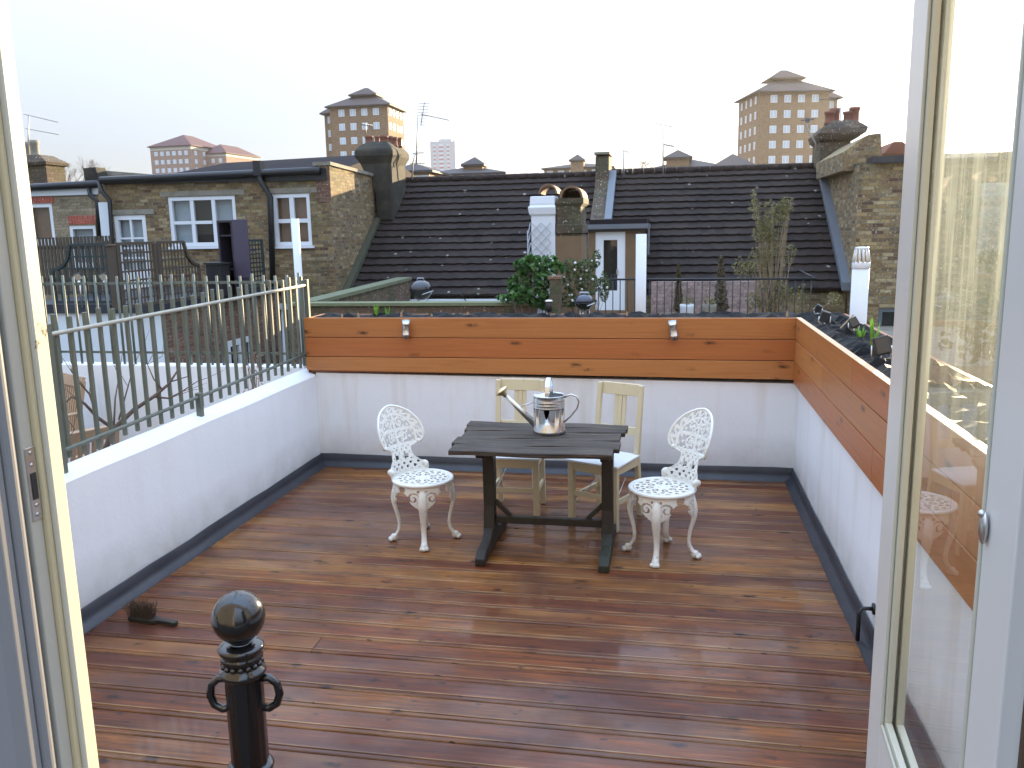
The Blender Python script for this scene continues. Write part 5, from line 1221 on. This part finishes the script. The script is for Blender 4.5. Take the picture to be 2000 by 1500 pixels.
# railing
t = thing('terrace_railing', 'thin black railing with vertical bars in front of the right tiled roof', 'railing', (1, 14.2, .02))
YG = 14.2; a = PY(1165, 546, YG); b = PY(1592, 544, YG)
MB().tube([(a.x, YG, a.z), (b.x, YG, b.z)], .018, 6).tube([(b.x, YG, b.z), (b.x+.15, YG+2.8, b.z)], .016, 6).box(a.x, YG-.01, .10, b.x, YG+.01, .13).build('rail', m_gutter, t)
x = a.x+.03; k = 0
while x < b.x:
    MB().tube([(x, YG, .12), (x, YG, a.z)], .0085, 5).build('bar', m_gutter, t); x += .122; k += 1
t = thing('pink_brick_wall', 'low pinkish brick wall behind the thin black railing', 'wall', (1, 17.5, 0))
a = PY(1272, 551, 17.4); b = PY(1515, 551, 17.4)
MB().box(a.x, 17.4, 0, b.x, 17.6, a.z).build('wall', brick('faded_pink_brick', [(.30, .20, .18), (.38, .27, .24), (.25, .17, .16)], (.22, .18, .17)), t)
t = thing('brick_pier', 'narrow brick pier in the leafy shrub beyond the back planter', 'pier', (-2.1, 12.9, -2))
a = PY(1073, 545, 12.9); b = PY(1093, 545, 12.9); MB().box(a.x, 12.9, -2, b.x, 13.15, a.z).build('pier', m_brickm, t)
MB().box(a.x-.02, 12.88, a.z+.001, b.x+.02, 13.17, a.z+.04).build('cap', m_brickr, t)

# ================================================================ PLANTS
def leafclump(mb, c, rad, n, s0, s1, rnd, shape=1.0, up_=.2):
    c = Vector(c)
    for _ in range(n):
        while True:
            d = Vector((rnd.uniform(-1, 1), rnd.uniform(-1, 1), rnd.uniform(-1, 1)))
            if .15 < d.length < 1: break
        d = d.normalized()*(d.length**.45)
        p = c+Vector((d.x*rad[0], d.y*rad[1], d.z*rad[2])); s_ = rnd.uniform(s0, s1)
        a = Vector((rnd.gauss(0, 1), rnd.gauss(0, 1), rnd.gauss(0, .6))).normalized()*s_
        b = a.cross(Vector((rnd.gauss(0, 1), rnd.gauss(0, 1), rnd.gauss(0, 1)))).normalized()*s_*.38*shape
        mb.add([p-a, p-a*.2+b, p+a, p-a*.2-b], [(0, 1, 2, 3)])
def bush(name, lab, cat, Y, blobs, n, s0, s1, mat, rnd, base, stems=6, group=None, shape=1.0, mbark=None, flowers=0):
    t = thing(name, lab, cat, base, group); mb = MB(); st = MB(); b0 = Vector(base)
    tot = sum(b[2]*b[3] for b in blobs)
    fl = MB()
    for px, py, rx, rz in blobs:
        yy = Y+rnd.uniform(-.12, .12); c = PY(px, py, yy); sc_ = yy/F_
        leafclump(mb, c, (rx*sc_, min(rx, rz)*sc_*1.0, rz*sc_), int(n*rx*rz/tot), s0, s1, rnd, shape)
        for _ in range(stems):
            e = c+Vector((rnd.uniform(-.8, .8)*rx*sc_, rnd.uniform(-.5, .5)*rx*sc_, rnd.uniform(-.3, .9)*rz*sc_))
            m_ = (b0+e)/2+Vector((rnd.gauss(0, .05), rnd.gauss(0, .05), 0)); st.tube([b0+Vector((rnd.gauss(0, .04), rnd.gauss(0, .04), 0)), m_, e], [.009, .006, .003], 4)
        for _ in range(int(flowers)):
            e = c+Vector((rnd.uniform(-.8, .8)*rx*sc_, -rx*sc_*rnd.uniform(.3, .9), rnd.uniform(-.7, .7)*rz*sc_)); fl.ball(e, rnd.uniform(.012, .026), 6)
    mb.build('foliage', mat, t); st.build('stems', mbark or m_bark, t)
    if flowers: tag(fl.build('flowers', m_flower, t), kind='stuff')
    return t
rnd = random.Random(21)
b0 = PY(1045, 605, 13.0)
bush('climbing_shrub', 'large leafed green climbing shrub below the white trellised chimney', 'shrub', 13.2,
     [(1020, 520, 17, 15), (1050, 515, 22, 16), (1078, 512, 14, 12), (1030, 545, 25, 18), (1060, 545, 18, 20), (1020, 575, 22, 18), (1050, 580, 24, 20), (990, 583, 20, 8), (1090, 525, 14, 10), (1005, 560, 12, 22), (1065, 595, 26, 10), (1035, 505, 10, 8)], 1500, .035, .07, m_bush, rnd, (b0.x, 13.2, -.2), 4, 'shrubs beyond the back planter', 1.5)
b0 = PY(1135, 605, 13.4)
bush('rose_bush', 'thin leafed rose bush with small white flowers in front of the dormer door', 'shrub', 13.5,
     [(1115, 520, 18, 14), (1145, 520, 20, 16), (1120, 550, 24, 20), (1150, 555, 20, 22), (1110, 585, 22, 16), (1140, 590, 26, 12), (1165, 505, 8, 18), (1180, 560, 10, 30)], 2300, .018, .036, m_rose, rnd, (b0.x, 13.5, -.2), 4, 'shrubs beyond the back planter', 1.3, flowers=3)
bl = []
for _ in range(46):
    yy_ = rnd.uniform(395, 600); spread = 22+(yy_-395)*.17
    bl.append((1508+rnd.gauss(0, spread*.75), yy_, rnd.uniform(7, 15), rnd.uniform(9, 20)))
bl += [(1472, 385, 5, 16), (1475, 415, 8, 14), (1535, 405, 6, 16), (1533, 430, 8, 14), (1490, 440, 12, 14)]
b0 = PY(1510, 605, 14.9)
bush('tall_shrub', 'tall airy olive leafed shrub rising in front of the right tiled roof', 'shrub', 14.9, bl, 3800, .015, .034, m_olive, rnd, (b0.x, 14.9, -.1), 2, 'shrubs beyond the back planter', 1.2, simple('tan_stem', (.26, .19, .10), .8, 0, .3, 9))
for px, py0, w_, Y_, lab in ((1325, 522, 9, 16.2, 'small slim conifer behind the railing beside the white flue'), (1408, 508, 15, 16.0, 'bronze pointed conifer behind the railing, midway along it')):
    b0 = PY(px, 605, Y_); bl = [(px, py0+(600-py0)*k/7, w_*(.25+.75*k/7), 9) for k in range(8)]
    t = bush('potted_conifer', lab, 'shrub', Y_, bl, 1500, .02, .042, m_conif, rnd, (b0.x, Y_, .02), 1, 'slim conifers behind the railing', .8)
    MB().lathe([(.10, .02), (.15, .3), (.16, .3), (.16, .34), (.12, .34)], (b0.x, Y_, 0), 16).build('pot', m_terra, t)
for px, w_, mt, lab in ((1386, 14, m_conc, 'grey square pot in front of the bronze conifer'), (1342, 10, m_flue, 'round white pot with a pale plant at the railing')):
    c_ = PY(px, 600, 14.6); t = thing('plant_pot', lab, 'plant pot', (c_.x, 14.6, .02))
    MB().lathe([(.09, .02), (.12, c_.z-.0), (.125, c_.z+.05), (.10, c_.z+.05), (.10, c_.z)], (c_.x, 14.6, 0), 12).build('pot', mt, t)
    mb = MB(); leafclump(mb, (c_.x, 14.6, c_.z+.12), (.1, .1, .08), 60, .02, .04, rnd); mb.build('plant', m_olive, t)
# ivy and trees to the right, seen through the glass
t = thing('ivy_tree', 'dense sunlit ivy covered tree seen through the dusty door glass', 'tree', (7.7, 14.5, -7))
mb = MB()
for _ in range(75):
    c_ = (rnd.uniform(4.8, 8.6), rnd.uniform(13.2, 15.2), rnd.uniform(-2.5, 2.75)); leafclump(mb, c_, (.8, .8, .7), 150, .05, .11, rnd, 1.4)
mb.build('crown', m_hedge, t)
MB().tube([(7, 14.4, -7), (7.1, 14.4, -3), (6.9, 14.4, 1), (7.0, 14.3, 2.6)], [.3, .25, .18, .08], 10).tube([(7.05, 14.4, -2), (6, 14.3, .5), (5.6, 14.3, 1.8)], [.16, .1, .05], 8).tube([(7, 14.4, -1), (8.2, 14.3, 1), (8.8, 14.3, 2)], [.16, .1, .05], 8).build('trunk', m_bark, t)
# bare trees
def bare_tree(lab, x, Y, z0, H, spread, rnd, depth=6, r=.16):
    t = thing('bare_tree', lab, 'tree', (x, Y, z0), 'bare winter trees on the skyline'); st = MB(); tw = MB()
    def grow(p, d, L, r_, k):
        n = 3; pts = [p]
        for i in range(n): d = (d+Vector((rnd.gauss(0, .1), rnd.gauss(0, .1), rnd.gauss(.03, .06)))).normalized(); pts.append(pts[-1]+d*L/n)
        (st if k > depth-3 else tw).tube(pts, [r_*(1-.35*i/n) for i in range(n+1)], 6 if k > depth-3 else 3, caps=False)
        if k:
            for _ in range(3 if k > 1 else 4):
                a = Vector((rnd.gauss(0, 1), rnd.gauss(0, 1), rnd.gauss(.2, .7))).normalized(); grow(pts[-1] if rnd.random() < .6 else pts[2], (d+a*spread).normalized(), L*rnd.uniform(.62, .82), r_*.58, k-1)
    grow(Vector((x, Y, z0)), Vector((0, 0, 1)), H*.30, r, depth)
    st.build('trunk', m_twig, t); tw.build('twigs', m_twig, t)
a = PY(150, 345, 60); bare_tree('round headed bare tree on the skyline at the left above the far house', a.x, 60, a.z-5.2, 8.2, .75, rnd, 6, .2)
a = PY(1248, 345, 70); bare_tree('bare tree with a dark ivy clad stem on the skyline right of the roof parapet', a.x, 70, a.z-2.5, 4.8, .8, rnd, 5, .14)
a = PY(1228, 345, 75); bare_tree('faint small bare tree on the skyline between the parapet and the aerials', a.x, 75, a.z-2.5, 4, .8, rnd, 4, .1)
# aerials
def aerial(lab, pole, parts):
    t = thing('tv_aerial', lab, 'aerial', tuple(pole[0]), 'television aerials'); MB().tube(pole, .02, 6).build('mast', m_steelp, t)
    mb = MB(); parts(mb); mb.build('antenna', m_ant, t)
m_steelp = simple('dull_mast_metal', (.42, .42, .42), .5, .6, .1, 5); m_ant = simple('dark_antenna_metal', (.13, .13, .14), .5, .5, .1, 5)
U = lambda px, py, Y=22.5: PY(px, py, Y)
def f1(mb):
    yagi(mb, U(822, 223), U(878, 235), 12, .10, (0, 0, 1)); mb.tube([U(829, 200), U(822, 245)], .01, 5)
    for py in range(202, 247, 6): p = U(829-(py-200)*.14, py); mb.tube([p-Vector((.15, 0, -.01)), p+Vector((.15, 0, -.01))], .006, 4)
aerial('large television aerial with a comb and a long boom behind the broad dark chimney', [U(813, 320), U(817, 225)], f1)
aerial('two armed television aerial at the far left edge above the far house', [U(55, 300), U(56, 226)], lambda mb: (yagi(mb, U(47, 223), U(114, 239), 16, .08, (0, 1, .2)), yagi(mb, U(50, 251), U(115, 263), 16, .08, (0, 1, .2))))
aerial('tall thin aerial mast on the right tiled roof with two short arms', [U(1295, 340), U(1295, 251)], lambda mb: (yagi(mb, U(1280, 241), U(1314, 248), 8, .08, (0, 1, .2)), yagi(mb, U(1294, 282), U(1317, 286), 7, .12, (0, .3, 1), .01)))
aerial('short pale aerial on the skyline just right of the roof parapet', [U(1219, 345), U(1218, 293)], lambda mb: (yagi(mb, U(1217, 294), U(1230, 298), 5, .1, (0, .2, 1)),))
aerial('aerial on a bent rusty pole left of the dark right chimney', [U(1594, 292), U(1593, 280), U(1576, 248), U(1577, 234)], lambda mb: (yagi(mb, U(1565, 235), U(1590, 232), 7, .12, (0, 1, .3), .01), mb.obox(U(1577, 235), (.1, .08, .1))))
aerial('thin aerial standing on top of the dark right chimney', [U(1640, 335), U(1642, 210)], lambda mb: (yagi(mb, U(1600, 194), U(1643, 192), 10, .10, (0, 1, .2)),))
aerial('tangle of small aerials at the right foot of the broad dark chimney', [U(805, 350), U(806, 320), U(815, 290)], lambda mb: (yagi(mb, U(800, 320), U(830, 319), 6, .14, (0, .3, 1)), yagi(mb, U(806, 300), U(828, 298), 5, .1, (0, .3, 1))))
aerial('small aerial poking up behind the terracotta pots of the broad chimney', [U(714, 262), U(714, 240)], lambda mb: (yagi(mb, U(707, 243), U(727, 246), 6, .16, (0, 1, .4), .012),))
def lthing(*a, **k):
    t = thing(*a, **k); t['_o'] = (0, 0, 0); return t
# ================================================================ FAR BUILDINGS
m_fw = simple('far_window', (.55, .60, .66), .25, 0, .25, .4); m_band = simple('pale_band', (.55, .5, .42), .7, 0, .05, .2)
m_fwf = simple('white_far_frame', (.75, .75, .75), .5, 0, .05, .5)
def winmesh(w, h_):
    mb = MB(); mb.box(-w/2, -.06, 0, w/2, 0, h_, 0); mb.quad((-w/2+.12, -.065, .12), (-.07, -.065, .12), (-.07, -.065, h_-.12), (-w/2+.12, -.065, h_-.12), mi=1); mb.quad((.07, -.065, .12), (w/2-.12, -.065, .12), (w/2-.12, -.065, h_-.12), (.07, -.065, h_-.12), mi=1)
    me = bpy.data.meshes.new('window'); me.from_pydata(mb.v, [], mb.f); me.materials.append(m_fwf); me.materials.append(m_fw); me.polygons.foreach_set('material_index', mb.mi); return me
def addwin(par, me, x, y, z, rz=0):
    o = bpy.data.objects.new('window', me); COL.objects.link(o); o.parent = par; o.location = (x, y, z); o.rotation_euler.z = rz
def hip(mb, x0, x1, y0, y1, z, h_, ov=.8, ridge=None):
    w = min(x1-x0, y1-y0)/2; cx0, cx1 = (x0+w, x1-w) if x1-x0 > y1-y0 else ((x0+x1)/2,)*2
    cy0, cy1 = ((y0+y1)/2,)*2 if x1-x0 > y1-y0 else (y0+w, y1-w)
    if cx1-cx0 < .1: cx0 -= .05; cx1 += .05
    vs = [(x0-ov, y0-ov, z), (x1+ov, y0-ov, z), (x1+ov, y1+ov, z), (x0-ov, y1+ov, z), (cx0, cy0, z+h_), (cx1, cy0, z+h_), (cx1, cy1+.01, z+h_), (cx0, cy1+.01, z+h_)]
    mb.add(vs, [(0, 1, 5, 4), (1, 2, 6, 5), (2, 3, 7, 6), (3, 0, 4, 7), (4, 5, 6, 7), (3, 2, 1, 0)])
    mb.add([(x0-ov, y0-ov, z-.25), (x1+ov, y0-ov, z-.25), (x1+ov, y1+ov, z-.25), (x0-ov, y1+ov, z-.25), (x0-ov, y0-ov, z-.01), (x1+ov, y0-ov, z-.01), (x1+ov, y1+ov, z-.01), (x0-ov, y1+ov, z-.01)], [(0, 1, 5, 4), (1, 2, 6, 5), (2, 3, 7, 6), (3, 0, 4, 7), (0, 3, 2, 1)])
# left tower
Y = 180; c0 = PY(650, 330, Y); s_ = Y/F_; zt = PY(700, 206, Y).z
t = lthing('tower_block', 'buff brick tower block with a stepped brown hipped roof behind the broad chimney', 'tower block', (c0.x, Y, -7), 'buff brick towers of the estate')
Wd = 120*s_; Dp = 11.0; wl = 23*s_
MB().box(0, 0, 0, Wd, Dp, zt+7).box(-wl, 3, 0, -.001, Dp-.5, zt+7-.9).build('wall', m_brickfar, t)
mb = MB(); hip(mb, 0, Wd, 0, Dp, zt+7, 3.3); mb.build('roof', m_slater, t)
mb = MB(); hip(mb, -wl, 2, 3, Dp-.5, zt+6.1, 2.4); hip(mb, Wd/2-2.6, Wd/2+2.6, Dp/2-2.2, Dp/2+2.2, zt+7+2.75, 1.7, .6); mb.build('roof_lantern', m_slater, t)
me1 = winmesh(1.35, 1.45); me2 = winmesh(.95, 1.45)
for r_ in range(6):
    z = zt+7-2.15-r_*2.93
    for k in range(4): addwin(t, me1, 2.7+k*2.62, -.001, z)
    addwin(t, me1, -1.1, 2.999, z-.9)
    for k in range(4): addwin(t, me2, Wd+.001, 1.6+k*2.5, z, pi/2)
# right tower (turned a little)
c0 = PY(1478, 330, Y); zt = PY(1540, 176, Y).z
t = lthing('tower_block', 'taller buff brick tower block in the bright sky at the right', 'tower block', (c0.x, Y, -7), 'buff brick towers of the estate'); t.rotation_euler.z = R(13)
Wd = 129*s_; Dp = 13.0
MB().box(0, 0, 0, Wd, Dp, zt+7).box(Wd+.001, 3, 0, Wd+27*s_, Dp-.5, zt+7-.9).build('wall', m_brickfar, t)
mb = MB(); hip(mb, 0, Wd, 0, Dp, zt+7, 3.8); mb.build('roof', m_slater, t)
mb = MB(); hip(mb, Wd-2, Wd+27*s_, 3, Dp-.5, zt+6.1, 2.4); hip(mb, Wd/2-3, Wd/2+3, Dp/2-2.4, Dp/2+2.4, zt+7+3.2, 1.9, .6); mb.build('roof_lantern', m_slater, t)
for r_ in range(8):
    z = zt+7-2.15-r_*2.93
    for k in range(4): addwin(t, me1, 3.0+k*2.78, -.001, z)
    addwin(t, me1, Wd+1.5, 2.999, z-.9)
    for k in range(4): addwin(t, me2, -.001, 1.9+k*3.0, z, -pi/2)
# left block with red roofs
Y = 280; s_ = Y/F_; c0 = PY(297, 335, Y); zt = PY(340, 285, Y).z
m_red = simple('red_brown_roof', (.10, .035, .03), .7, 0, .15, .2)
m_pinkbr = brick('pinkish_estate_brick', [(.36, .22, .16), (.42, .27, .20)], (.38, .28, .22), bw=.45, bh=.15)
t = lthing('apartment_block', 'distant brick flats with red brown hipped roofs and a pale band', 'flats', (c0.x, Y, -7)); t.rotation_euler.z = R(-4)
Wd = 97*s_; Dp = 22
MB().box(0, 0, 0, Wd, Dp, zt+7-1.4).box(Wd+.001, 9, 0, Wd+8, Dp+9, zt+7-3.4).build('wall', m_pinkbr, t)
MB().box(-.05, -.05, zt+5.605, Wd+.05, Dp+.05, zt+7).box(Wd+.06, 8.95, zt+3.605, Wd+8.05, Dp+9, zt+4.8).build('pale_band', m_band, t)
mb = MB(); hip(mb, 0, Wd, 0, Dp, zt+7, 4.6, .7); hip(mb, Wd-3, Wd+8, 9, Dp+9, zt+4.8, 3.6, .6); mb.build('roof', m_red, t)
for r_ in range(4):
    for k in range(6): addwin(t, me1, 2.3+k*2.45, -.001, zt+7-3.3-r_*2.9)
    for k in range(4): addwin(t, me1, Wd+.001, 2.6+k*5, zt+7-3.3-r_*2.9, pi/2) if k < 2 else None
    for k in range(2): addwin(t, me1, Wd+2.6+k*3, 8.999, zt+7-5.6-r_*2.9)
# grey tower far away
Y = 620; s_ = Y/F_; c0 = PY(842, 330, Y); zt = PY(870, 276, Y).z
t = lthing('tower_block', 'pale grey high rise with pink balcony panels far away in the haze', 'tower block', (c0.x, Y, -7))
Wd = 50*s_; m_gr = simple('pale_grey_cladding', (.42, .43, .46), .7, 0, .05, .05); m_pk = simple('pink_red_panel', (.45, .16, .17), .7, 0, .05, .1)
MB().box(0, 0, 0, Wd, 14, zt+7).box(Wd*.3, 4, zt+7, Wd*.8, 9, zt+9).box(Wd*.45, 5, zt+9, Wd*.48, 5.3, zt+11).build('wall', m_gr, t)
mb = MB(); mp = MB()
for r_ in range(8):
    z = zt+7-3.6-r_*2.95
    for k, (a_, b_) in enumerate(((.12, .20), (.34, .52), (.66, .76))): mb.box(Wd*a_, -.1, z+.3, Wd*b_, -.01, z+1.5); mp.box(Wd*a_, -.1, z-.9, Wd*b_, -.01, z+.28)
mb.build('windows', m_fw, t, kind='stuff'); mp.build('balcony_panels', m_pk, t, kind='stuff')
# low slate roofed blocks
def lowblock(lab, px0, px1, py_e, py_r, Y, D, cup, cols, gable=None):
    s_ = Y/F_; c0 = PY(px0, py_e, Y); zt = c0.z; Wd = (px1-px0)*s_
    t = lthing('low_block', lab, 'flats', (c0.x, Y, -7), 'low slate roofed estate blocks'); H = (py_e-py_r)*s_
    MB().box(0, 0, 0, Wd, D, zt+7).build('wall', m_brickfar, t)
    mb = MB(); hip(mb, 0, Wd, 0, D, zt+7, H, .6); mb.build('roof', m_slateg, t)
    for px, w_, h1, h2, yy in cup:
        x = (px-px0)*s_; w = w_*s_/2; z = zt+7+(py_e-h1)*s_
        MB().box(x-w*.8, yy, zt+6, x+w*.8, yy+w*1.6, z).build('cupola', m_brickfar, t)
        mb = MB(); hip(mb, x-w*.8, x+w*.8, yy, yy+w*1.6, z, (h1-h2)*s_, w*.2); mb.build('cupola_roof', m_slateg, t)
    for k in range(cols): addwin(t, me1, Wd*(k+.5)/cols, -.001, zt+7-2.0)
    return t
lowblock('low estate block with a slate roof and cupola below the grey high rise', 830, 985, 341, 322, 110, 14, [(920, 48, 322, 307, 2)], 8)
lowblock('short wing with a pale gable verge just right of the broad chimney', 760, 842, 335, 318, 100, 10, [], 4)
lowblock('small estate block with a central gabled bay left of the roof parapet', 1063, 1192, 329, 316, 190, 16, [(1127, 31, 316, 305, -1.2)], 6)
lowblock('long low estate block with a slate roof left of the right tower', 1255, 1425, 335, 308, 130, 14, [(1320, 54, 309, 294, 2)], 8)
lowblock('gabled end wing of the low block against the foot of the right tower', 1398, 1462, 325, 301, 120, 10, [], 3)

# ================================================================ HAZE
hm = bpy.data.materials.new('winter_haze'); hm.use_nodes = True; ht = hm.node_tree; ht.nodes.clear()
pv = ht.nodes.new('ShaderNodeVolumePrincipled'); pv.inputs['Color'].default_value = (.93, .93, .93, 1); pv.inputs['Density'].default_value = .00014; pv.inputs['Anisotropy'].default_value = .6
ho = ht.nodes.new('ShaderNodeOutputMaterial'); ht.links.new(pv.outputs[0], ho.inputs['Volume'])
MB().box(-950, -200, -8, 950, 1250, 75).build('haze', hm, kind='stuff')
for o in bpy.data.objects:
    if '_o' in o: del o['_o']
